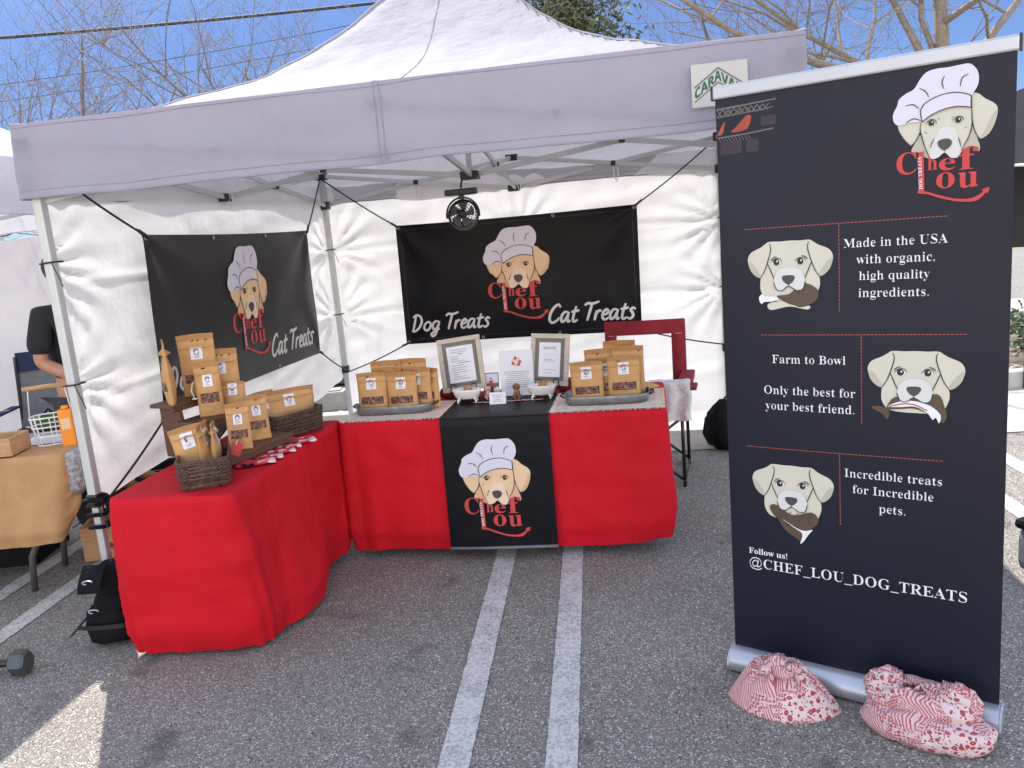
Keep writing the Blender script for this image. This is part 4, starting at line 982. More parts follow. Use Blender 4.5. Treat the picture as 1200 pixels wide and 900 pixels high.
pouch('tray2', 2.145, .935, Z0, .06, 'front left kraft pouch in the right tray, leaning a little left', GR, -.05, -.02)
pouch('tray', 2.328, .945, Z0 + .008, .03, 'front right kraft pouch in the right tray', GR, -.06)
pouch('tray2', 2.235, .99, Z0 + .003, -.04, 'kraft pouch filling the gap between the front two of the right tray', GR, -.02)
pouch('tall2', 2.21, 1.045, Z0, .05, 'back left kraft pouch rising above the right tray', GR, .02)
pouch('tall', 2.35, 1.035, Z0 + .004, -.02, 'back right kraft pouch rising above the right tray', GR, .02)
pouch('tall', 2.31, 1.085, Z0 + .028, .0, 'rearmost kraft pouch of the right tray, only its top showing', GR, .05)
pouch('tray', 2.56 - .12, 1.20, TZ + .035, -.7, 'kraft pouch lying flat on the table right of the right tray', GR, 1.45)

# ------------------------------------------------------------------ frames and small things on the rear table
def picture_frame(x, y, rot, roll, w_, h_, label, title, marks):
    o = tthing('picture_frame', x, y, TZ + .05, rot, label, 'picture frame', 'pale wooden frames on wire easels'); tl = rotm('X', -.24) @ rotm('Y', roll)
    tf = lambda x_, z_, d: tl @ Vector((x_, -d, z_))
    mb = MB(); b = .026
    for cx, cz, dx, dz in ((0, b / 2, w_, b), (0, h_ - b / 2, w_, b), (-w_ / 2 + b / 2, h_ / 2, b, h_ - 2 * b), (w_ / 2 - b / 2, h_ / 2, b, h_ - 2 * b)):
        mb.box(tl @ Vector((cx, 0, cz)), (dx, .022, dz), tl, .004)
    mb.build('frame', 'frame_wood', o)
    mb = MB(); mb.box(tl @ Vector((0, .004, h_ / 2)), (w_ - 2 * b, .010, h_ - 2 * b), tl, 0); mb.build('mount', 'frame_dark', o)
    mb = MB(); m = b + .022; mb.box(tl @ Vector((0, -.002, h_ / 2)), (w_ - 2 * m, .004, h_ - 2 * m), tl, 0); pg = mb.build('page', 'paper', o)
    art = Art(lambda x_, z_, d: tf(x_, z_, .0045 + d), .0006, .4); iw = w_ / 2 - m - .012; rd = random.Random(int(x * 100))
    if title:
        art.text(title, 0, 0, 'frame_dark', style='serif', thin=.01, box=(-iw * .75, h_ - m - .042, iw * .75, h_ - m - .020))
        for k in range(3): art.rect(-iw * .7 + k * iw * .55, h_ * .60, -iw * .45 + k * iw * .55, h_ * .605, 'ink')
        for z in (.50, .47, .30, .24): art.rect(-iw * .6, h_ * z, iw * rd.uniform(.2, .8), h_ * z + .002, 'frame_dark')
    else:
        for k in range(15):
            z = h_ - m - .022 - k * .0125
            if z < m + .012: break
            a = -iw * (.85 if k not in (2, 6) else .2); art.rect(a, z, a + iw * rd.uniform(.4, 1.6), z + (.0035 if k in (2, 6) else .0022), 'line_red' if k in (2,) else 'ink')
    art.build('print', pg)
    mb = MB()
    for s in (-1, 1):
        c = [(s * w_ * .30, .01, -.045), (s * w_ * .30, -.03, -.012), (s * w_ * .30, -.035, .012)] + [(s * w_ * .30 + .016 * math.cos(R(a)) * s - .016 * s, -.035, .03 + .016 * math.sin(R(a))) for a in range(-40, 260, 40)]
        mb.tube([Vector(p) for p in c], .003, 6); mb.tube([(s * w_ * .3, .0, -.042), (s * w_ * .2, .12, -.042)], .003, 6)
    mb.tube([(-w_ * .3, -.02, -.018), (w_ * .3, -.02, -.018)], .003, 6); mb.tube([(0, .03, .12), (0, .13, -.042)], .003, 6)
    mb.build('easel', 'black_plastic', o)
picture_frame(1.438, 1.235, .06, -.085, .245, .300, 'left pale wooden frame with a typed list on a wire easel', None, 0)
picture_frame(1.905, 1.25, -.05, .075, .215, .285, 'right pale wooden frame with the scan and pay sheet on a wire easel', 'Scan to Pay', 1)
def tub(x, y, rot, label):
    o = tthing('tub_dish', x, y, TZ + .009, rot, label, 'dish', 'small white bathtub dishes'); mb = MB()
    pr = [(.0, .026), (.028, .024), (.052, .030), (.062, .055), (.066, .070), (.070, .073), (.073, .070), (.069, .060), (.058, .027), (.035, .018), (.0, .017)]
    mb.lathe(pr, 28, 0, None, 1.12, .62); mb.build('bowl', 'porcelain', o); 
    for sx_ in (-1, 1):
        for sy_ in (-1, 1):
            mb = MB(); mb.tube([(sx_ * .040, sy_ * .022, .026), (sx_ * .050, sy_ * .028, .012), (sx_ * .048, sy_ * .027, 0)], [.007, .005, .006], 7); mb.build('leg', 'porcelain', o)
    b = tthing('dog_biscuit', x + .008, y, TZ + .085, rot, label.replace('white bathtub dish', 'brown dog biscuit lying in the white tub'), 'biscuit', 'dog biscuits in the tub dishes'); mb = MB(); tl = rotm('X', 1.0)
    mb.box((0, 0, 0), (.030, .016, .010), tl, .004)
    for sx_ in (-1, 1):
        for sz_ in (-1, 1): mb.ell(tl @ Vector((sx_ * .017, sz_ * .009, 0)), (.010, .010, .006), tl, 8)
    oo = mb.build('biscuit', 'biscuit', b)
    md = oo.modifiers.new('weld', 'REMESH'); md.mode = 'VOXEL'; md.voxel_size = .0025; md.use_smooth_shade = True
tub(1.475, 1.12, .06, 'white bathtub dish in front of the left frame')
tub(1.882, 1.13, -.04, 'white bathtub dish in front of the right frame')
def pup(x, y, rot, k, m, label, lie=False):
    o = tthing('dog_figurine', x, y, TZ + .008, rot, label, 'figurine', 'dog figurines on the runner'); mb = MB()
    mb.ell((0, .012, .030), (.020, .024, .026)); mb.ell((0, .0, .048), (.016, .017, .024)); mb.ell((0, -.006, .078), (.017, .018, .016)); mb.ell((0, -.024, .072), (.009, .011, .008))
    for s in (-1, 1):
        mb.ell((s * .010, -.014, .024), (.006, .007, .024)); mb.ell((s * .010, -.020, .004), (.007, .010, .005)); mb.ell((s * .018, .014, .012), (.010, .020, .012)); mb.ell((s * .018, -.002, .074), (.004, .009, .014))
    mb.ell((0, .036, .012), (.006, .018, .006))
    mb.v = [(a * k, b * k, c * k) for a, b, c in mb.v]
    q = mb.build('body', m, o); md = q.modifiers.new('weld', 'REMESH'); md.mode = 'VOXEL'; md.voxel_size = .0028; md.use_smooth_shade = True
    mb = MB(); mb.ell((0, -.034 * k, .075 * k), (.004 * k, .003 * k, .003 * k), None, 8); mb.build('nose', 'black_plastic', o)
    mb = MB()
    for s in (-1, 1): mb.ell((s * .007 * k, -.0225 * k, .082 * k), (.002 * k,) * 3, None, 6)
    mb.build('eyes', 'black_plastic', o)
pup(1.745, 1.135, .1, .95, 'pup_brown', 'brown sitting dog figurine in front of the white page')
pup(1.642, 1.125, .15, .82, 'pup_white', 'cream dog figurine behind the small white card')
pup(1.582, 1.165, .3, .80, 'pup_pink', 'pinkish dog figurine nearest the left tub dish')
o = tthing('name_card', 1.655, 1.055, TZ + .008, .03, 'small white folded card standing on the dark runner', 'card'); mb = MB(); mb.grid(lambda u, v: ((u - .5) * .088, -.022 * (1 - v), .060 * v), 2, 2, 0, False); mb.grid(lambda u, v: ((u - .5) * .088, .022 * (1 - v), .060 * v), 2, 2, 0, False); mb.build('card', 'paper', o, recalc=False)
art = Art(lambda x, y, d: (x, -.022 * (1 - y / .06) - d, y), .001, .2)
for z, a in ((.044, .030), (.034, .022), (.022, .014), (.014, .026)): art.rect(-a, z, a, z + .0018, 'ink')
art.build('print', o)
o = tthing('page_stand', 1.735, 1.235, TZ + .008, 0, 'white page with an orange emblem in a stand on the runner', 'sign'); tl = rotm('X', -.12)
mb = MB(); mb.box(tl @ Vector((0, 0, .125)), (.180, .003, .245), tl, 0); pg = mb.build('page', 'paper', o); mb = MB(); mb.box((0, .02, .003), (.18, .07, .005), None, .001); mb.box(tl @ Vector((0, .004, .124)), (.186, .003, .25), tl, 0); mb.build('stand', 'sticker', o)
art = Art(lambda x, y, d: tl @ Vector((x, -.0018 - d, y)), .0008, .3); rd = random.Random(2)
for k in range(7): art.disc(.02 * math.cos(k * .9), .185 + .02 * math.sin(k * .9), .009, 'pr_tan' if k % 2 else 'pr_red')
art.disc(0, .185, .011, 'pr_hat', 1)
for k in range(9):
    a = .07 * rd.uniform(.8, 1); art.rect(-a, .13 - k * .0105, a, .132 - k * .0105, 'ink')
art.build('print', pg)
o = tthing('photo_card', 1.582, 1.262, TZ + .008, .02, 'small photo card of a person in red beside the white page', 'photo'); tl = rotm('X', -.15)
mb = MB(); mb.box(tl @ Vector((0, 0, .065)), (.088, .003, .125), tl, 0); pg = mb.build('card', 'grey_canvas', o)
art = Art(lambda x, y, d: tl @ Vector((x, -.0018 - d, y)), .0008, .3); art.rect(-.04, .07, .04, .122, 'pr_hat'); art.rect(-.04, .006, .04, .07, 'frame_dark')
art.poly([(-.010, .05), (-.012, .085), (.012, .085), (.010, .05)], 'pr_red', 1, False); art.disc(0, .095, .007, 'skin', 1); art.rect(-.008, .02, -.001, .05, 'navy', 1); art.rect(.001, .02, .008, .05, 'navy', 1); art.build('picture', pg)
mb = MB(); mb.box((0, .03, .002), (.06, .06, .003), None, 0); mb.build('foot', 'grey_canvas', o)
o = tthing('ribbon', 1.70, 1.095, TZ + .0085, .02, 'red and white checked ribbon lying across the dark runner', 'ribbon'); mb = MB(); mb.grid(lambda u, v: ((u - .5) * .38, (v - .5) * .022, .0012 + .0006 * math.sin(u * 20)), 30, 2); mb.build('strip', 'gingham', o, recalc=False)
def bundle(x, y, label, seed):
    o = tthing('folded_cloth', x, y, TZ, .2, label, 'cloth', 'dark red cloths behind the frames'); mb = MB()
    mb.ell((0, 0, .035), (.085, .055, .04), None, 22, 0, lambda d: .22 * nz(d.x * 3 + seed, d.y * 3, d.z * 3)); mb.build('cloth', 'chair_red', o)
    mb = MB(); mb.ell((.05, -.02, .03), (.035, .03, .03), None, 12, 0, lambda d: .3 * nz(d.x * 3 + seed, d.y * 4, d.z * 3)); mb.build('knot', 'chair_red', o)
bundle(1.36, 1.30, 'bunched dark red cloth behind the left picture frame', 3); bundle(2.02, 1.32, 'bunched dark red cloth behind the right picture frame', 8)

# ------------------------------------------------------------------ left table: display stand, baskets, pouches
st = tthing('display_stand', .46, .38, TZ + .002, -.27, 'dark stepped wooden stand of kraft pouches on the left table', 'display stand')
SH = [(.235, .05, .15, -.12, .46), (-.03, .165, .16, .02, .42), (-.165, .25, .14, -.03, .36)]       # x, z, depth, y centre, length
for xc, z, dp, yc, ln in SH:
    mb = MB(); mb.box((xc, yc, z), (dp, ln, .018), None, .003); sh_ = mb.build('shelf', 'dark_wood', st)
    mb = MB(); mb.box((xc + dp / 2 - .012, yc, z - .020), (.018, ln - .02, .020), None, .002); mb.build('lip', 'dark_wood', sh_)
for yy in (-.16, .10):
    mb = MB(); prof = [(.30, 0), (.30, .039), (.06, .039), (.04, .154), (-.09, .154), (-.10, .239), (-.22, .239), (-.22, .0), (-.17, 0), (-.08, .08), (.10, .02), (.18, 0)]
    n = len(prof); vs = [(x, yy - .009, z) for x, z in prof] + [(x, yy + .009, z) for x, z in prof]
    tr = tessellate_polygon([[Vector((x, z, 0)) for x, z in prof]]); fs = [list(t) for t in tr] + [[i + n for i in t][::-1] for t in tr] + [[i, (i + 1) % n, (i + 1) % n + n, i + n] for i in range(n)]
    mb.add(vs, fs); mb.build('side_panel', 'dark_wood', st)
mb = MB(); mb.bar((-.19, -.175, .02), (.06, -.175, .14), .012, .03); mb.build('brace', 'dark_wood', st)
SB = 'kraft pouches on the dark stand'; ZS = [TZ + .002 + z + .010 for z in (.05, .165, .25)]
def sp_(kind, x, y, z, rot, label, tilt=-.04, roll=0): return pouch(kind, x, y, z, rot, label, SB, tilt, roll)
sp_('big', .285, .255, ZS[2], -.93, 'kraft pouch seen nearly edge on at the left of the stand top', .0, .03)
sp_('big', .355, .41, ZS[2], .42, 'large kraft pouch on the top step of the stand')
sp_('slimtall', .435, .330, ZS[1], .45, 'tall slim kraft pouch with a dark window on the middle step', -.05)
sp_('big', .430, .465, ZS[1], .38, 'large kraft pouch with a dark window on the middle step')
sp_('small', .50, .425, ZS[1], .30, 'small kraft pouch in front of the large one on the middle step')
sp_('slim', .665, .125, ZS[0], .45, 'slim kraft pouch on the bottom step nearest the front basket', -.05)
sp_('slim', .675, .29, ZS[0], .45, 'slim kraft pouch on the bottom step nearest the rear basket', -.05)
def basket(x, y, rot, lx, ly, h, label, rows=13):
    o = tthing('wicker_basket', x, y, TZ + .002, rot, label, 'basket', 'dark wicker baskets on the left table'); n = 120; mb = MB(); rd = random.Random(int(lx * 1000))
    def pt(i, sc_, z, wob):
        t = 2 * math.pi * i / n; c, s = math.cos(t), math.sin(t)
        a = math.copysign(abs(c) ** .28, c) * lx / 2 * sc_; b = math.copysign(abs(s) ** .28, s) * ly / 2 * sc_; k = 1 + wob
        return Vector((a * k, b * k, z))
    for j in range(rows):
        z = .006 + (h - .012) * j / (rows - 1); sc_ = .93 + .07 * j / (rows - 1); ph = j % 2 * math.pi
        mb.tube([pt(i, sc_, z + .0015 * nz(i * .4, j * 3.1), .030 * math.sin(i * math.pi / 2.5 + ph) + .014 * nz(i * .3, j * 2)) for i in range(n)], .0054, 5, closed=True)
    mb.build('weave', 'wicker', o, recalc=False)
    mb = MB(); mb.tube([pt(i, 1.0, h + .002 * nz(i * .5, 1), .015 * math.sin(i * 1.1)) for i in range(n)], .0075, 6, closed=True); mb.tube([pt(i, 1.01, h + .008 + .002 * nz(i * .4, 5), .015 * math.cos(i * 1.1)) for i in range(n)], .0065, 6, closed=True); mb.build('rim', 'wicker', o, recalc=False)
    mb = MB()
    for i in range(0, n, 5): mb.tube([pt(i, .93, .004, 0), pt(i, 1.0, h, 0)], .004, 5)
    mb.build('stake', 'wicker', o); mb = MB(); mb.box((0, 0, .006), (lx * .88, ly * .88, .006), None, 0); mb.build('base', 'wicker', o)
    return o
basket(.635, -.135, R(27), .20, .24, .105, 'dark wicker basket holding three pouches at the table front')
basket(.665, .640, R(62), .285, .20, .105, 'dark wicker basket holding two pouches at the table back', 12)
B1, B2 = 'kraft pouches in the front basket', 'kraft pouches in the rear basket'
pouch('plain', .592, -.115, TZ + .035, .45, 'left kraft pouch in the front basket, leaning left', B1, -.02, -.16)
pouch('plain', .612, -.075, TZ + .035, 1.80, 'middle kraft pouch in the front basket, turned nearly edge on', B1, 0, -.05)
pouch('plain', .650, -.06, TZ + .03, 2.0, 'right kraft pouch in the front basket, turned edge on', B1, 0, .08)
pouch('plain', .575, .575, TZ + .03, .75, 'narrow kraft pouch at the left end of the rear basket', B2, -.03, -.06)
pouch('wide', .665, .655, TZ + .012, .78, 'wide kraft pouch filling the rear basket', B2, -.03, 0)
# bandanas
def bandana_pile(x, y, rot, label, k=1.0, seed=0):
    o = tthing('bandana', x, y, TZ + .003, rot, label, 'bandana', 'folded red bandanas on the left table'); mb = MB()
    for lv in range(2):
        mb.grid(lambda u, v: ((u - .5) * .17 * k * (1 - .25 * v), (v - .5) * .10 * k, .004 + lv * .010 + .006 * nz(u * 3 + seed, v * 3, lv) + .004 * math.sin(u * 9 + seed) * v), 12, 8)
    mb.grid(lambda u, v: ((u - .5) * .17 * k, -.05 * k - .004 * math.sin(math.pi * v), .004 + .010 * v + .006 * nz(u * 3 + seed, 0, 0)), 12, 3)
    mb.build('fold', 'bandana_red', o, recalc=False)
    mb = MB(); mb.grid(lambda u, v: (-.06 * k + u * .05, -.052 * k - .012 * v, .014 - .010 * v + .004 * math.sin(u * 9)), 6, 3); mb.build('corner', 'black_cloth', o, recalc=False)
bandana_pile(.745, .10, .35, 'nearest folded red bandana at the front of the row', 1.0, 1)
bandana_pile(.750, .18, .30, 'second folded red bandana from the front, with a white edge', .95, 2)
bandana_pile(.765, .265, .42, 'middle folded red bandana of the row', .95, 3)
bandana_pile(.770, .345, .35, 'fourth folded red bandana, beside the rear basket corner', .85, 4)
bandana_pile(.790, .43, .5, 'farthest folded red bandana, lying along the rear basket', 1.0, 5)
# white wire hook beside the edge-on pouch, red tag
o = tthing('wire_hook', .365, .315, ZS[2], .4, 'white bent wire hook beside the edge on pouch', 'hook'); mb = MB(); mb.tube([(0, 0, 0), (-.01, 0, .04), (.0, 0, .075), (.02, 0, .085), (.035, 0, .06), (.03, 0, .02), (.045, 0, 0)], .003, 6); mb.build('wire', 'wire_white', o)
mb = MB(); mb.box((.02, 0, .002), (.06, .02, .004), None, .001); mb.build('base', 'wire_white', o)
o = tthing('red_tag', .70, .02, ZS[0], .5, 'small red tag leaning on the bottom step of the stand', 'tag'); mb = MB(); mb.box((0, 0, .03), (.045, .004, .06), rotm('Y', .4), .001); mb.build('tag', 'pr_red', o); mb = MB(); mb.tube([(0, -.004, .05), (.01, -.006, .07)], .0015, 5); mb.build('string', 'wire_white', o)

# ------------------------------------------------------------------ chair, towel, backpack behind the rear table
ch = tthing('camp_chair', 2.40, 2.10, 0, -.1, 'dark red folding camp chair behind the right end of the rear table', 'camp chair')
mb = MB(); HW = .255
for s in (-1, 1):
    mb.tube([(s * HW, .24, .0), (s * HW, .24, .62), (s * HW * 1.0, .28, .975)], .011, 8); mb.tube([(s * HW, -.24, 0), (s * HW, -.24, .62)], .011, 8)
    mb.tube([(s * HW, -.26, .04), (s * HW, .26, .04)], .009, 8)
for yy in (-.24, .24): mb.tube([(-HW, yy, .04), (HW, yy, .44)], .009, 8); mb.tube([(HW, yy, .04), (-HW, yy, .44)], .009, 8)
mb.tube([(-HW, -.24, .46), (HW, -.24, .46)], .010, 8); mb.tube([(-HW, .24, .46), (HW, .24, .46)], .010, 8); mb.build('frame', 'chair_steel', ch)
mb = MB(); mb.grid(lambda u, v: ((u - .5) * 2 * HW, -.25 + .5 * v, .475 - .03 * math.sin(math.pi * u) * math.sin(math.pi * v)), 10, 10); mb.build('seat', 'chair_red', ch)
mb = MB(); by = lambda z: .24 + .04 * (z - .62) / .4
for (a, b, c, d) in ((-1, 1, .89, .985), (-1, -.70, .56, .89), (.66, 1, .56, .89)):
    mb.grid(lambda u, v: ((a + (b - a) * u) * (HW + .01), by(c + (d - c) * v) - .014 - .012 * math.sin(math.pi * u), c + (d - c) * v), 8, 6)
mb.build('backrest', 'chair_red', ch, recalc=False)
for s in (-1, 1):
    mb = MB(); mb.box((s * (HW + .02), -.02, .635), (.09, .50, .03), None, .012); mb.box((s * (HW + .03), -.17, .618), (.13, .16, .02), None, .008); am = mb.build('armrest', 'chair_red', ch)
    mb = MB(); mb.box((s * (HW + .02), -.02, .612), (.085, .46, .014), None, .004); mb.build('arm_frame', 'black_plastic', am)
tw = tthing('towel', 2.565, 1.862, 0, math.pi / 2 - .1, 'white towel draped over the red chair arm', 'towel'); mb = MB()
def tf(u, v):
    s = (v - .72) * .46; y = (u - .5) * .25 + .014 * nz(v * 4, u * 3)
    if abs(s) < .055: x, z = s, .668 - 1.2 * s * s
    else:
        k = abs(s) - .055; x = math.copysign(.055 + .014 * math.sin(u * 15 + v * 2) * min(1, k * 8) + (.10 if s < 0 else .15) * k, s); z = .664 - k * .82
    return (x * 1.1, y * (1 + .2 * abs(s)), z + .006 * nz(u * 6, v * 6))
mb.grid(tf, 24, 40); mb.build('cloth', 'towel', tw, recalc=False)
mb = MB(); mb.tube([Vector(tf(i / 24, 1)) for i in range(25)], .004, 5); mb.build('hem', 'towel', tw)
bp = tthing('backpack', 2.925, 2.66, 0, .3, 'black backpack slumped on the ground behind the roll-up banner edge', 'backpack')
mb = MB(); mb.ell((.03, 0, .16), (.14, .11, .19), None, 22, 0, lambda d: .14 * nz(d.x * 2.5, d.y * 2.5, d.z * 2.5)); mb.ell((.03, -.08, .11), (.10, .06, .10), None, 16, 0, lambda d: .1 * nz(d.x * 3 + 5, d.y * 3, d.z * 3)); mb.build('pack', 'black_cloth', bp)
mb = MB(); mb.tube([(-.07, -.04, .30), (-.13, -.05, .24), (-.15, -.05, .14), (-.11, -.04, .06), (-.06, -.05, .04)], .014, 7); mb.tube([(0, 0, .33), (.03, -.02, .375), (.07, 0, .33)], .008, 6); mb.build('strap', 'black_cloth', bp)
# ------------------------------------------------------------------ weight bag at the front left leg
wb = tthing('weight_bag', .035, -.09, 0, .12, 'black fabric weight bag strapped round the front left tent leg', 'weight bag')
mb = MB()
def lump(c, r, sd, rot=0):
    mb.ell(c, r, rotm('Z', rot), 24, 0, lambda d: (1 / max(abs(d.x), abs(d.y), abs(d.z)) - 1) * .42 + .09 * nz(d.x * 2.3 + sd, d.y * 2.3, d.z * 2.3) - .06 * abs(nz(d.x * 5, d.y * 5, d.z * 5 + sd)))
lump((0, 0, .145), (.098, .07, .14), 1); lump((.02, .0, .27), (.075, .06, .09), 7, .3); mb.build('lower_pouch', 'black_cloth', wb)
mb = MB(); lump((.03, .02, .42), (.062, .055, .13), 4); mb.build('upper_pouch', 'black_cloth', wb)
mb = MB()
mb.grid(lambda u, v: Vector((-.045 + .10 * u - .02 * v, -.055 - .05 * math.sin(math.pi * v * .6), .56 - .16 * v)), 6, 6); mb.build('flap', 'black_cloth', wb)
mb = MB(); mb.grid(lambda u, v: Vector((-.085 - .10 * v + .015 * u, -.05 + .03 * u, .21 - .14 * v + .01 * u)), 3, 6); mb.grid(lambda u, v: Vector((-.105 + .21 * u, -.088 - .012 * math.sin(math.pi * u), .155 + .03 * v)), 10, 2); mb.build('strap', 'black_plastic', wb)
for c in ((-.01, -.105, .475), (.0, -.115, .29)): mb = MB(); mb.tube([Vector(c) + Vector((math.cos(a * .5) * .022, 0, math.sin(a * .5) * .012)) for a in range(10)], .004, 6); mb.build('ring', 'alu', wb)
wb.scale = (1.0, 1.0, .70)
sb = tthing('pole_strap', 0, 0, .585, 0, 'black hook and loop straps wound round the front left tent leg', 'strap'); mb = MB()
for z, k in ((.06, 1.35), (-.01, 1.1), (-.065, 1.2)): mb.tube([(.036 * k * math.cos(a * .628), .036 * k * math.sin(a * .628), z + .006 * math.sin(a)) for a in range(10)], .009, 6, closed=True)
mb.build('band', 'black_cloth', sb); mb = MB(); mb.tube([(.03, -.04, .05), (.07, -.06, .075), (.085, -.055, .06)], .012, 6); mb.tube([(-.04, -.03, -.02), (-.11, -.04, -.06)], .003, 5); mb.build('tail', 'black_cloth', sb)
# dumbbell
db = tthing('dumbbell', -.215, -.36, .053, R(8), 'grey hexagonal iron dumbbell lying on the asphalt', 'dumbbell')
mx = rotm('Y', math.pi / 2).to_4x4()
for xx in (0, -.19):
    mb = MB(); mb.lathe([(0, -.036), (.044, -.036), (.055, -.026), (.055, .026), (.044, .036), (0, .036)], 6, 0, Matrix.Translation((xx, 0, 0)) @ mx @ Matrix.Rotation(R(30) , 4, 'Z')); mb.sm = [False] * len(mb.sm); mb.build('head', 'iron', db)
mb = MB(); mb.tube([(-.19, 0, 0), (-.13, 0, 0), (-.095, 0, 0), (-.06, 0, 0), (0, 0, 0)], [.014, .0155, .017, .0155, .014], 12); mb.build('handle', 'chair_steel', db)

# ------------------------------------------------------------------ roll-up banner
BY = -.636; BL_ = Vector((.743, 2.836, 0))
ru = empty('rollup_banner', BL_, BY, 'tall dark roll-up banner of white text and dog heads at the right', 'roll-up banner')
def ru_fm(x, z, d): return Vector((x, -d - .006 * math.sin(math.pi * (z - .08) / 1.95) - .006 * nz(x * 1.6, z * 1.1) + .009 * abs(x / .425 - 1) ** 5 * math.sin(math.pi * (z - .08) / 1.95), z))
mb = MB(); mb.grid(lambda u, v: ru_fm(.85 * u, .085 + 1.945 * v, 0), 24, 60); mb.grid(lambda u, v: ru_fm(.85 * u, .085 + 1.945 * v, -.0015), 24, 60); mb.build('graphic', 'rollup', ru)
mb = MB(); mb.box((.425, 0, 2.047), (.862, .022, .042), None, .006); rl = mb.build('top_rail', 'alu', ru)
for x in (-.0075, .8575): mb = MB(); mb.box((x, 0, 2.047), (.006, .026, .046), None, .002); mb.build('end_cap', 'black_plastic', rl)
mb = MB(); pr = [(-.052, .012), (-.058, .03), (-.050, .058), (-.030, .080), (-.006, .088), (.02, .088), (.045, .07), (.056, .04), (.052, .012)]
mb.grid(lambda u, v: (-.006 + .862 * u, *pr[min(int(round(v * 9)), 9) % 9]), 2, 9); cs = mb.build('base_cassette', 'alu', ru)
for x in (-.008, .858):
    mb = MB(); n = len(pr); mb.add([(x - .004, *p) for p in pr] + [(x + .004, *p) for p in pr], [list(range(n)), list(range(n, 2 * n))[::-1]] + [[i, (i + 1) % n, (i + 1) % n + n, i + n] for i in range(n)]); mb.build('end_cap', 'alu', cs)
mb = MB(); mb.tube([(.425, .03, .08), (.425, .016, 2.03)], .010, 8); mb.build('pole', 'alu', ru)
for x in (.12, .73): mb = MB(); mb.box((x, 0, .006), (.035, .36, .011), None, .003); mb.build('foot', 'alu', ru)
emblem(ru_fm, .672, 1.648, .366, True).build('dog_emblem', ru)
for x0, z0, x1, z1 in ((.086, 1.603, .690, 1.603), (.386, 1.600, .386, 1.325), (.134, 1.252, .745, 1.258), (.451, 1.250, .451, .964), (.072, .860, .687, .866), (.382, .860, .382, .613)): art = Art(ru_fm, .0006, .06); art.dashes(x0, z0, x1, z1, .0028, 'line_red'); art.build('dashed_rule', ru)
art = Art(ru_fm, .0006, .06)
TH = .026
for s, x0, x1, z in (('Made in the USA', .400, .689, 1.527), ('with organic,', .437, .655, 1.476), ('high quality', .445, .642, 1.426), ('ingredients.', .443, .640, 1.373), ('Farm to Bowl', .169, .403, 1.158), ('Only the best for', .139, .432, 1.052), ('your best friend.', .141, .428, .998),
                     ('Incredible treats', .397, .682, .786), ('for Incredible', .422, .659, .733), ('pets.', .502, .579, .676), ('@CHEF_LOU_DOG_TREATS', .066, .756, .412)):
    art.text(s, x0, z, 'pr_white', width=x1 - x0, style='serif', thin=TH if s[0] != '@' else .019)
art.text('Follow us!', .065, .462, 'pr_white', width=.137, style='serif')
art.build('lettering', ru)
art = Art(ru_fm, .0006, .06); hound(art, .232, 1.455, .272, 'bone'); hound(art, .605, 1.103, .270, 'fish'); hound(art, .225, .700, .275, 'steak'); art.build('dog_drawings', ru)
art = Art(ru_fm, .0006, .06)                 # the glowing grill printed in the top corner
art.poly([(.004, 1.998), (.10, 2.0), (.20, 2.004), (.20, 2.0), (.10, 1.995), (.004, 1.992)], 'pr_grate', 0, False)
for i in range(9): art.stroke([(.006 + i * .019, 1.992), (.020 + i * .019, 1.972)], .003, 'pr_grate'); art.stroke([(.024 + i * .019, 1.992), (.006 + i * .019, 1.972)], .003, 'pr_grate')
art.stroke([(.004, 1.970), (.10, 1.973), (.19, 1.979)], .003, 'pr_grate')
for x in (.03, .07, .10): art.rect(x, 1.975, x + .018, 1.988, 'pr_brown', 0)
art.poly([(.052, 1.918), (.07, 1.935), (.10, 1.962), (.118, 1.962), (.112, 1.935), (.098, 1.920)], 'pr_ember', 0); art.poly([(.004, 1.915), (.012, 1.93), (.030, 1.955), (.026, 1.93), (.018, 1.914)], 'pr_ember', 0)
art.rect(.15, 1.925, .198, 1.955, 'pr_maroon'); art.rect(.012, 1.85, .085, 1.89, 'pr_maroon'); art.rect(.10, 1.85, .14, 1.89, 'pr_maroon')
art.stroke([(.004, 1.905), (.10, 1.908), (.19, 1.914)], .004, 'pr_grate')
for i in range(10): art.stroke([(.008 + i * .011, 1.903), (.016 + i * .011, 1.890)], .002, 'pr_grate')
art.build('grill_picture', ru)
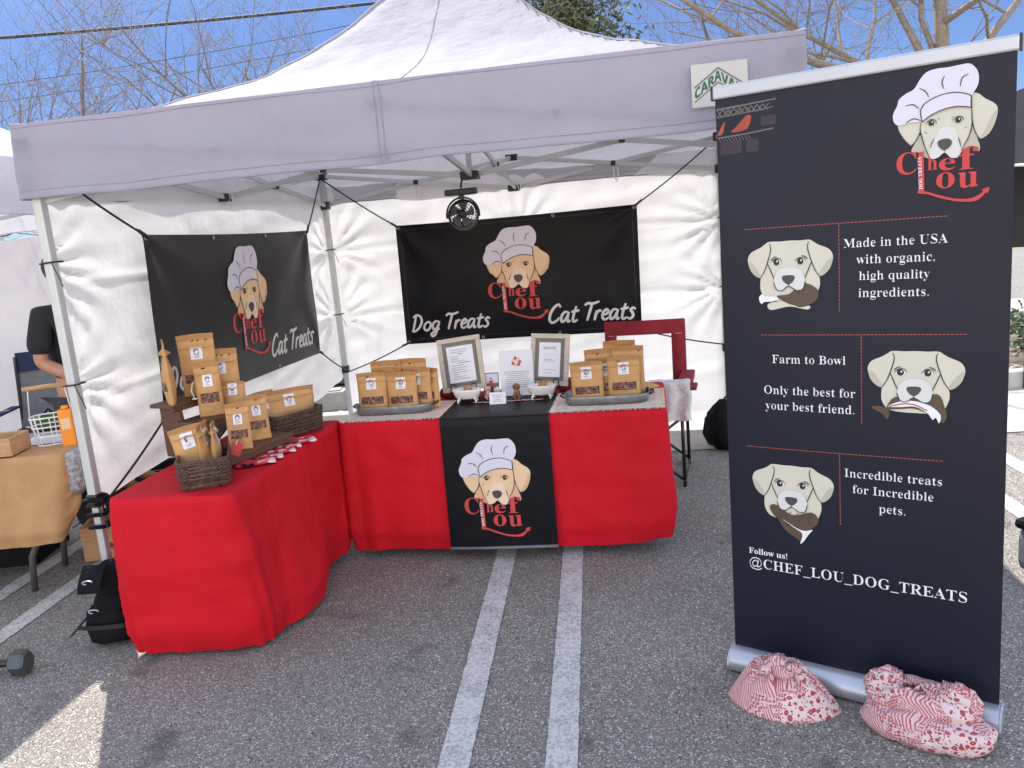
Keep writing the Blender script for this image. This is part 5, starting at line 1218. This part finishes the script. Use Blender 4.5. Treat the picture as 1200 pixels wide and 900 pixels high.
# sandbags
def sack1():
    o = empty('sandbag', BL_ + Matrix.Rotation(BY, 3, 'Z') @ Vector((.225, -.150, 0)), BY + .2, 'gathered red and white bandana sandbag at the left of the banner base', 'sandbag', 'bandana sandbags on the banner base'); mb = MB()
    def fn(u, v):
        t = 2 * math.pi * u; c, s = math.cos(t), math.sin(t); r = 1 - v
        fx = .19 * c; fy = .125 * math.copysign(abs(s) ** 1.45, s)
        k = r ** .85
        z = .15 * (1 - r ** 1.75) + .03 * math.exp(-(r / .16) ** 2) * 0
        fold = (.010 * math.sin(t * 9 + 2 * nz(t, 1)) + .008 * math.sin(t * 17 + 1)) * math.exp(-((r - .35) / .3) ** 2)
        z += fold + .012 * nz(c * r * 3, s * r * 3, 2) * (1 - r ** 4)
        return (fx * k - .02 * (1 - r), fy * k + .02 * (1 - r), max(.001, z))
    mb.grid(fn, 90, 26, 0, True, True); mb.grid(lambda u, v: (.19 * v * math.cos(6.2832 * u), .125 * v * math.copysign(abs(math.sin(6.2832 * u)) ** 1.45, math.sin(6.2832 * u)), .001), 90, 3, 0, True, True)
    mb.build('sack', 'bandana', o, weld=.0003)
    mb = MB(); rd = random.Random(3)
    for k in range(5):
        mb.ell((-.02 + .045 * math.cos(k * 1.3), -.015 + .03 * math.sin(k * 1.3), .135 + .008 * (k % 2)), (.042, .024, .022), rotm('Z', k * 1.3 + .6), 14, 0, lambda d: .35 * nz(d.x * 3 + k, d.y * 3, d.z * 3))
    mb.ell((-.02, -.01, .15), (.035, .03, .028), None, 16, 0, lambda d: .3 * nz(d.x * 4, d.y * 4, d.z * 4)); mb.build('gathered_top', 'bandana', o)
sack1()
def sack2():
    o = empty('sandbag', BL_ + Matrix.Rotation(BY, 3, 'Z') @ Vector((.665, -.132, 0)), BY - .02, 'folded over red and white bandana sandbag at the right of the banner base', 'sandbag', 'bandana sandbags on the banner base')
    def pil(mb, c, a, b, h, sd, px, py, tilt=0):
        rr = rotm('X', tilt)
        def fn(u, v):
            t = 2 * math.pi * u; p = (v - .5) * math.pi; cc, s = math.cos(t), math.sin(t); k = math.cos(p) ** .55
            x = a * math.copysign(abs(cc) ** px, cc) * k; y = b * math.copysign(abs(s) ** py, s) * k; z = h * math.sin(p)
            n_ = .014 * nz(cc * 2 + sd, s * 2, math.sin(p) * 2) + .006 * nz(cc * 6 + sd, s * 6, p * 4)
            q = rr @ Vector((x * (1 + n_ * 4), y * (1 + n_ * 5), z + n_)) + Vector(c); q.z = max(.001, q.z); return q
        mb.grid(fn, 64, 20, 0, True, True)
    mb = MB(); pil(mb, (0, .0, .045), .192, .100, .055, 3, 1.0, .75); mb.build('sack', 'bandana', o, weld=.0003)
    mb = MB(); pil(mb, (-.02, .025, .110), .158, .072, .050, 7, .65, .7, .12); fl = mb.build('folded_flap', 'bandana', o, weld=.0003)
    for sx_, nm in ((-1, 0), (1, 1)):
        mb = MB(); mb.ell((sx_ * .112 - .02, .030, .135), (.062, .040, .046), rotm('Y', sx_ * .5), 36, 0, lambda d: .30 * nz(d.x * 2.2 + nm * 4, d.y * 2.2, d.z * 2.2) + .07 * math.sin(math.atan2(d.y, d.z) * 9 + 3 * nz(d.x * 2, nm))); mb.build('gathered_end', 'bandana', o)
sack2()

# ------------------------------------------------------------------ neighbours on the left
nb = empty('canopy_tent', T(-3.84, -.42, 0), YAW, 'neighbouring white canopy tent at the left edge with hanging white walls', 'canopy tent')
make_tent(nb, 3.04, 3.45, ['stall_canopy', 'stall_canopy'], False)
for x, y in ((0, 0), (3.04, 0), (0, 3.45), (3.04, 3.45)): leg(nb, x, y)
mb = MB(); mb.bar((3.0, .05, 1.98), (3.0, 1.5, 2.12), .02, .03); mb.bar((3.0, .05, 2.14), (3.0, 1.5, 1.97), .02, .03); mb.bar((3.0, 1.5, 1.97), (3.0, 3.0, 2.14), .02, .03); mb.bar((3.0, 1.5, 2.12), (3.0, 3.0, 1.98), .02, .03)
mb.bar((.05, 3.42, 1.98), (1.5, 3.42, 2.12), .02, .03); mb.bar((1.5, 3.42, 2.12), (3.0, 3.42, 1.98), .02, .03); mb.build('truss_bar', 'steel', nb)
mb = MB(); mb.grid(lambda u, v: (.02 + 3.0 * u, 3.49 + .03 * nz(u * 4, v * 3, 4) + .02 * nz(u * 9, v * 4), .10 + 1.80 * v - .02 * math.sin(u * 9)), 60, 40); mb.build('side_wall', 'stall_wall', nb)
mb = MB(); mb.grid(lambda u, v: (-.03 + .03 * nz(u * 4, v * 3, 14), .02 + 3.4 * u, .10 + 1.73 * v), 60, 40); mb.build('side_wall', 'stall_wall', nb)
# the neighbour's table: grey lace cloth over it, burlap along its front
NC = T(-.458, .402, 0); NR_ = YAW + R(12.5)
def nthing(name, x, y, z, rot, label, cat, group=None): return empty(name, NC + Matrix.Rotation(NR_, 3, 'Z') @ Vector((x, y, z)), NR_ + rot, label, cat, group)
bt = nthing('folding_table', 0, 0, 0, 0, 'folding table with bent brown legs under the burlap and lace cloths', 'folding table')
mb = MB(); mb.box((-.72, .32, .725), (1.36, .56, .035), None, .008); mb.build('tabletop', 'leg_brown', bt)
for x in (-.20, -1.2):
    for yy in (.12, .46): mb = MB(); mb.tube([(x - .02, yy, .71), (x - .01, yy, .44), (x - .03, yy, .34), (x - .11, yy, .19), (x - .13, yy, .0)] if x > -1 else [(x, yy, .71), (x, yy, .0)], .017, 8); mb.build('leg', 'leg_brown', bt)
mb = MB(); mb.tube([(-.28, .12, .26), (-.28, .46, .26)], .011, 8); mb.build('stretcher', 'leg_brown', bt)
lc = cloth_mb(-1.42, .055, .03, .62, TZ, lambda x, y: .52 + .03 * nz(x * 5, y * 5), 14, .012, .02, .03, 200, 14, corner=.015).build('tablecloth', 'lacecloth', None, NC, NR_, weld=.0004)
tag(lc, 'grey white lace cloth on the neighbouring table, hanging beside the tent leg', 'tablecloth')
hem_b = lambda x, y: .29 + max(0, y - .01) / .24 * .46 + .06 * max(0, x + .25)
o = cloth_mb(-1.46, .0, .0, .24, TZ + .006, lambda x, y: min(.745, hem_b(x, y)), 11, .012, .03, .025, 220, 22, corner=.02).build('tablecloth', 'burlap', None, NC, NR_, weld=.0004)
tag(o, 'tan burlap cloth hanging down the front of the neighbouring table', 'tablecloth')
o = nthing('wooden_crate', -.42, .10, TZ + .009, .02, 'low pale wooden crate at the front of the burlap covered table', 'crate')
for y in (-.09, .09): mb = MB(); mb.box((0, y, .05), (.36, .018, .09), None, .003); mb.build('board', 'pine', o)
for x in (-.171, .171): mb = MB(); mb.box((x, 0, .05), (.018, .16, .09), None, .003); mb.build('board', 'pine', o)
mb = MB(); mb.box((0, 0, .008), (.32, .16, .008), None, .001); mb.build('base', 'pine', o)
o = nthing('paper_sheet', -.20, .37, TZ + .006, .1, 'white printed sheet lying on the lace cloth beside the wire basket', 'paper'); mb = MB(); mb.box((0, 0, .002), (.30, .22, .002), None, 0); pg = mb.build('sheet', 'paper', o)
art = Art(lambda x, y, d: (x, y, .0032 + d), .0008, .4)
for k in range(7): art.rect(-.13, -.09 + k * .028, .13, -.087 + k * .028, 'ink')
art.build('print', pg)
wbk = nthing('wire_basket', -.15, .27, TZ + .005, .3, 'white wire basket with a wooden handle on the lace cloth', 'basket')
mb = MB()
for z, k in ((.004, .8), (.05, .88), (.10, .95), (.15, 1.0)): mb.tube([(.10 * k * math.copysign(abs(math.cos(t * .2618)) ** .5, math.cos(t * .2618)), .075 * k * math.copysign(abs(math.sin(t * .2618)) ** .5, math.sin(t * .2618)), z) for t in range(24)], .004, 5, closed=True)
for t in range(0, 24, 2):
    c, s = math.cos(t * .2618), math.sin(t * .2618); a, b = math.copysign(abs(c) ** .5, c), math.copysign(abs(s) ** .5, s); mb.tube([(.08 * a, .06 * b, .004), (.10 * a, .075 * b, .15)], .003, 5)
mb.build('wires', 'wire_white', wbk); mb = MB(); mb.tube([(-.10, 0, .15), (-.085, 0, .30), (.085, 0, .30), (.10, 0, .15)], .004, 6); mb.build('handle_wire', 'wire_white', wbk)
mb = MB(); mb.tube([(-.11, 0, .303), (.0, 0, .306), (.11, 0, .303)], .012, 8); mb.build('handle', 'pine', wbk)
def carton(x, y, h, label):
    o = nthing('carton', x, y, TZ + .005, .2, label, 'carton', 'orange cartons by the wire basket'); mb = MB(); mb.box((0, 0, h / 2), (.065, .06, h), None, .006); mb.build('box', 'orange', o); mb = MB(); mb.box((0, -.031, h * .62), (.045, .003, h * .3), None, 0); mb.build('label', 'pr_tan', o); mb = MB(); mb.lathe([(0, h), (.018, h), (.018, h + .018), (0, h + .02)], 12); mb.build('cap', 'orange', o)
carton(-.035, .19, .19, 'taller orange carton standing in front of the white wire basket'); carton(.015, .26, .15, 'shorter orange carton beside the tent leg')
# things under the tables
def crate(name, x, y, rot, sx_, sy_, sz_, m, label, cat):
    o = tthing(name, x, y, 0, rot, label, cat)
    for s in (-1, 1): mb = MB(); mb.box((0, s * (sy_ / 2 - .009), sz_ / 2), (sx_, .018, sz_), None, .003); mb.build('side', m, o)
    for s in (-1, 1): mb = MB(); mb.box((s * (sx_ / 2 - .009), 0, sz_ / 2), (.018, sy_ - .04, sz_), None, .003); mb.build('end', m, o)
    mb = MB(); mb.box((0, 0, .010), (sx_ - .04, sy_ - .04, .016), None, 0); mb.build('base', m, o)
    return o
c_ = crate('wooden_box', -.655, 1.0, .36, .36, .26, .20, 'pine', 'knotty pine box on the asphalt under the lace covered table', 'box')
mb = MB()
for x, z in ((-.03, .08), (.13, .09), (.12, .05), (.10, .14)): mb.ell((x, -.1305, z), (.020, .0018, .016), None, 10)
mb.build('knots', 'knot', c_)
crate('black_crate', -1.50, .90, .22, .8, .4, .26, 'black_cloth', 'black crate on the asphalt under the burlap table', 'crate')
crate('black_crate', -.42, 1.36, .3, .5, .3, .42, 'black_plastic', 'black crate behind the pine box under the lace table', 'crate')
o = tthing('wooden_bar', -.60, .98, .36, .2, 'brown wooden bars slung below the lace covered table', 'wooden bar'); mb = MB(); mb.tube([(-.16, -.02, .14), (.14, .06, -.02)], .028, 10); mb.build('bar', 'pup_brown', o); mb = MB(); mb.tube([(-.05, .05, .16), (.20, .10, .03)], .028, 10); mb.build('bar', 'pup_brown', o)
# camp chairs
def camp(x, y, rot, label, m1, m2):
    c = tthing('camp_chair', x, y, 0, rot, label, 'camp chair', 'folding camp chairs at the neighbouring stall'); mb = MB(); h = .27
    for s in (-1, 1): mb.tube([(s * h, .22, 0), (s * h, .24, .45), (s * h, .32, 1.0)], .012, 7); mb.tube([(s * h, -.24, 0), (s * h, -.2, .62)], .012, 7)
    for yy in (-.22, .22): mb.tube([(-h, yy, .02), (h, yy, .44)], .010, 7); mb.tube([(h, yy, .02), (-h, yy, .44)], .010, 7)
    mb.build('frame', 'black_plastic', c)
    mb = MB(); mb.grid(lambda u, v: ((u - .5) * 2 * h, -.24 + .46 * v, .46 - .03 * math.sin(math.pi * u)), 8, 6); mb.box((0, -.24, .44), (2 * h, .02, .05), None, .005); mb.build('seat', m1, c)
    mb = MB(); mb.grid(lambda u, v: ((u - .5) * 2 * h, .225 + .10 * v + .03 * math.sin(math.pi * u), .46 + .42 * v), 8, 6); mb.build('backrest', m2, c)
    mb = MB(); mb.grid(lambda u, v: ((u - .5) * 2 * h, .315 + .015 * v + .03 * math.sin(math.pi * u), .88 + .15 * v), 8, 4); mb.build('headrest', m1, c)
    for s in (-1, 1): mb = MB(); mb.box((s * (h + .02), 0, .625), (.07, .46, .018), None, .006); mb.build('armrest', m1, c)
camp(-2.05, 2.25, .3, 'navy and grey camp chair behind the standing person', 'navy', 'grey_canvas')
camp(-2.85, 1.95, -.5, 'navy camp chair cut by the left edge of the photo', 'navy', 'navy')
o = tthing('duffel_bag', -1.95, 2.2, .46, .2, 'green bag lying on the seat of the grey camp chair', 'bag'); mb = MB(); mb.ell((0, 0, .07), (.16, .10, .075), None, 18, 0, lambda d: .15 * nz(d.x * 2, d.y * 2, d.z * 2)); mb.build('bag', 'green_canvas', o); mb = MB(); mb.tube([(-.06, -.03, .12), (0, -.04, .18), (.06, -.03, .12)], .008, 6); mb.build('handle', 'black_cloth', o)
# the person at the neighbouring stall
def skin_mesh(name, verts, edges, m, parent, root_i=0, sub=2):
    me = bpy.data.meshes.new(name); me.from_pydata([v[:3] for v in verts], edges, []); me.materials.append(M[m])
    o = bpy.data.objects.new(name, me); COL.objects.link(o); o.parent = parent
    sk = o.modifiers.new('skin', 'SKIN'); sk.use_smooth_shade = True
    for i, v in enumerate(verts): me.skin_vertices[0].data[i].radius = (v[3], v[4] if len(v) > 4 else v[3]); me.skin_vertices[0].data[i].use_root = (i == root_i)
    ss = o.modifiers.new('sub', 'SUBSURF'); ss.levels = sub; ss.render_levels = sub
    return o
pe = tthing('person', -.885, 1.21, 0, 1.3, 'person in black shirt and charcoal jeans standing behind the lace table, arm bent', 'person')
bv = [(0, 0, .95, .13, .10), (0, .0, 1.15, .125, .09), (0, 0, 1.36, .14, .095), (0, 0, 1.45, .07, .065), (0, -.005, 1.51, .060), (0, -.015, 1.605, .084, .094), (0, -.01, 1.69, .07, .08),
      (.17, 0, 1.40, .052), (.23, .02, 1.14, .042), (.20, -.22, 1.08, .034), (.18, -.29, 1.07, .026), (-.17, 0, 1.40, .052), (-.23, .02, 1.14, .042), (-.18, -.21, 1.04, .034), (-.15, -.28, 1.02, .026),
      (.09, 0, .88, .085), (.10, -.01, .50, .058), (.10, .02, .10, .042), (.10, -.02, .045, .04), (.10, -.16, .03, .035, .025), (-.09, 0, .88, .085), (-.10, -.01, .50, .058), (-.10, .02, .10, .042), (-.10, -.02, .045, .04), (-.10, -.16, .03, .035, .025)]
be = [(0, 1), (1, 2), (2, 3), (3, 4), (4, 5), (5, 6), (2, 7), (7, 8), (8, 9), (9, 10), (2, 11), (11, 12), (12, 13), (13, 14), (0, 15), (15, 16), (16, 17), (17, 18), (18, 19), (0, 20), (20, 21), (21, 22), (22, 23), (23, 24)]
def fingers(bv, be, wrist, sx_):
    i0 = len(bv); x, y, z = bv[wrist][:3]; bv.append((x, y - .06, z - .005, .032, .016)); be.append((wrist, i0))
    for k, (dx, ln) in enumerate(((-.028, .075), (-.010, .085), (.010, .08), (.027, .062))):
        a = len(bv); bv += [(x + dx, y - .10, z - .008, .0095), (x + dx, y - .10 - ln * .5, z - .018, .0085), (x + dx * .9, y - .10 - ln * .85, z - .045, .007)]; be += [(i0, a), (a, a + 1), (a + 1, a + 2)]
    a = len(bv); bv += [(x - sx_ * .042, y - .045, z - .005, .011), (x - sx_ * .052, y - .085, z - .02, .009)]; be += [(wrist, a), (a, a + 1)]
fingers(bv, be, 10, 1); fingers(bv, be, 14, -1)
body = skin_mesh('body', bv, be, 'skin', pe)
mb = MB(); mb.ell((0, -.105, 1.61), (.012, .018, .018), None, 10)
for s in (-1, 1): mb.ell((s * .082, .0, 1.62), (.012, .02, .03), None, 10)
mb.build('face_features', 'skin', pe)
mb = MB()
for s in (-1, 1): mb.ell((s * .032, -.100, 1.645), (.011, .006, .007), None, 10)
mb.ell((0, -.098, 1.565), (.022, .006, .005), None, 10); mb.build('eyes_and_mouth', 'hair', pe)
mb = MB(); mb.ell((0, .015, 1.665), (.092, .102, .098), None, 22, 0, lambda d: (-.30 if d.y < -.45 and d.z < .45 else 0) + .04 * nz(d.x * 6, d.y * 6, d.z * 6)); mb.build('hair', 'hair', pe)
skin_mesh('shirt', [(0, 0, .90, .165, .125), (0, 0, 1.15, .155, .115), (0, 0, 1.36, .165, .115), (0, 0, 1.45, .085, .075), (.18, 0, 1.40, .075), (.235, .02, 1.17, .068), (-.18, 0, 1.40, .075), (-.235, .02, 1.17, .068)], [(0, 1), (1, 2), (2, 3), (2, 4), (4, 5), (2, 6), (6, 7)], 'shirt', pe)
skin_mesh('jeans', [(0, 0, .95, .155, .12), (.095, 0, .84, .108), (.10, -.01, .50, .090), (.10, .02, .10, .082), (-.095, 0, .84, .108), (-.10, -.01, .50, .090), (-.10, .02, .10, .082)], [(0, 1), (1, 2), (2, 3), (0, 4), (4, 5), (5, 6)], 'jeans', pe)
for s in (-1, 1):
    mb = MB(); mb.ell((s * .10, -.07, .05), (.050, .135, .045), None, 18); mb.build('shoe', 'black_plastic', pe); mb = MB(); mb.ell((s * .10, -.07, .016), (.054, .142, .018), None, 18); mb.build('sole', 'white_rubber', pe)

# ------------------------------------------------------------------ neighbour on the right: black canopy
nr = empty('black_canopy', Vector((4.16, 6.6, 0)), -.35, 'black canopy with white lettering on its valance at the right edge', 'canopy tent')
mb = MB(); mb.grid(lambda u, v: (3 * u, 3 * v, 2.38 + .8 * (1 - max(abs(2 * u - 1), abs(2 * v - 1))) ** 1.5), 20, 20); mb.build('roof', 'canopy', nr)
for a, b in (((0, 0), (3, 0)), ((0, 0), (0, 3)), ((3, 0), (3, 3)), ((0, 3), (3, 3))):
    mb = MB(); mb.grid(lambda u, v: (a[0] + (b[0] - a[0]) * u - .0 , a[1] + (b[1] - a[1]) * u - .02 * v + .01 * nz(u * 8, v), 2.38 - .60 * v + .015 * math.sin(u * 9)), 30, 5); vo = mb.build('valance', 'black_canopy', nr)
    mb = MB(); mb.tube([(a[0] + (b[0] - a[0]) * i / 30, a[1] + (b[1] - a[1]) * i / 30 - .02, 1.785 + .015 * math.sin(i / 30 * 9)) for i in range(31)], .014, 6); mb.build('hem', 'wall', vo)
mb = MB()
for a, b in ((.03, .03), (2.97, .03), (.03, 2.97), (2.97, 2.97)): mb = MB(); mb.bar((a, b, 0), (a, b, 2.38), .04, .04); mb.build('leg', 'black_plastic', nr)
mb = MB(); mb.grid(lambda u, v: (.05 + 2.9 * u, 2.93 + .02 * nz(u * 5, v * 3), .95 + 0.9 * v), 20, 8); mb.build('side_wall', 'black_canopy', nr)
art = Art(lambda x, z, d: Vector((x, -.045 - d, z)), .001, .3); art.text('OU', 0, 0, 'pr_white', style='sans', box=(.06, 1.98, .42, 2.16)); art.stroke([(.02, 1.95), (.05, 2.08), (.02, 2.2)], .03, 'pr_white'); art.build('lettering', nr)
# bag on the sunlit asphalt at the right edge
tb = empty('tote_bag', (2.20, 3.30, 0), .4, 'grey and black bag standing on sunlit asphalt at the right edge', 'bag')
mb = MB(); mb.box((.08, 0, .13), (.30, .18, .20), None, .05); mb.build('bag', 'grey_canvas', tb); mb = MB(); mb.box((.08, 0, .245), (.31, .19, .045), None, .02); mb.build('lid', 'black_cloth', tb)
mb = MB(); mb.tube([(-.06, -.05, .24), (-.10, -.06, .20), (-.105, -.06, .12), (-.10, -.06, .06)], .010, 6); mb.box((-.10, -.06, .04), (.03, .03, .06), None, .008); mb.build('strap', 'black_plastic', tb)
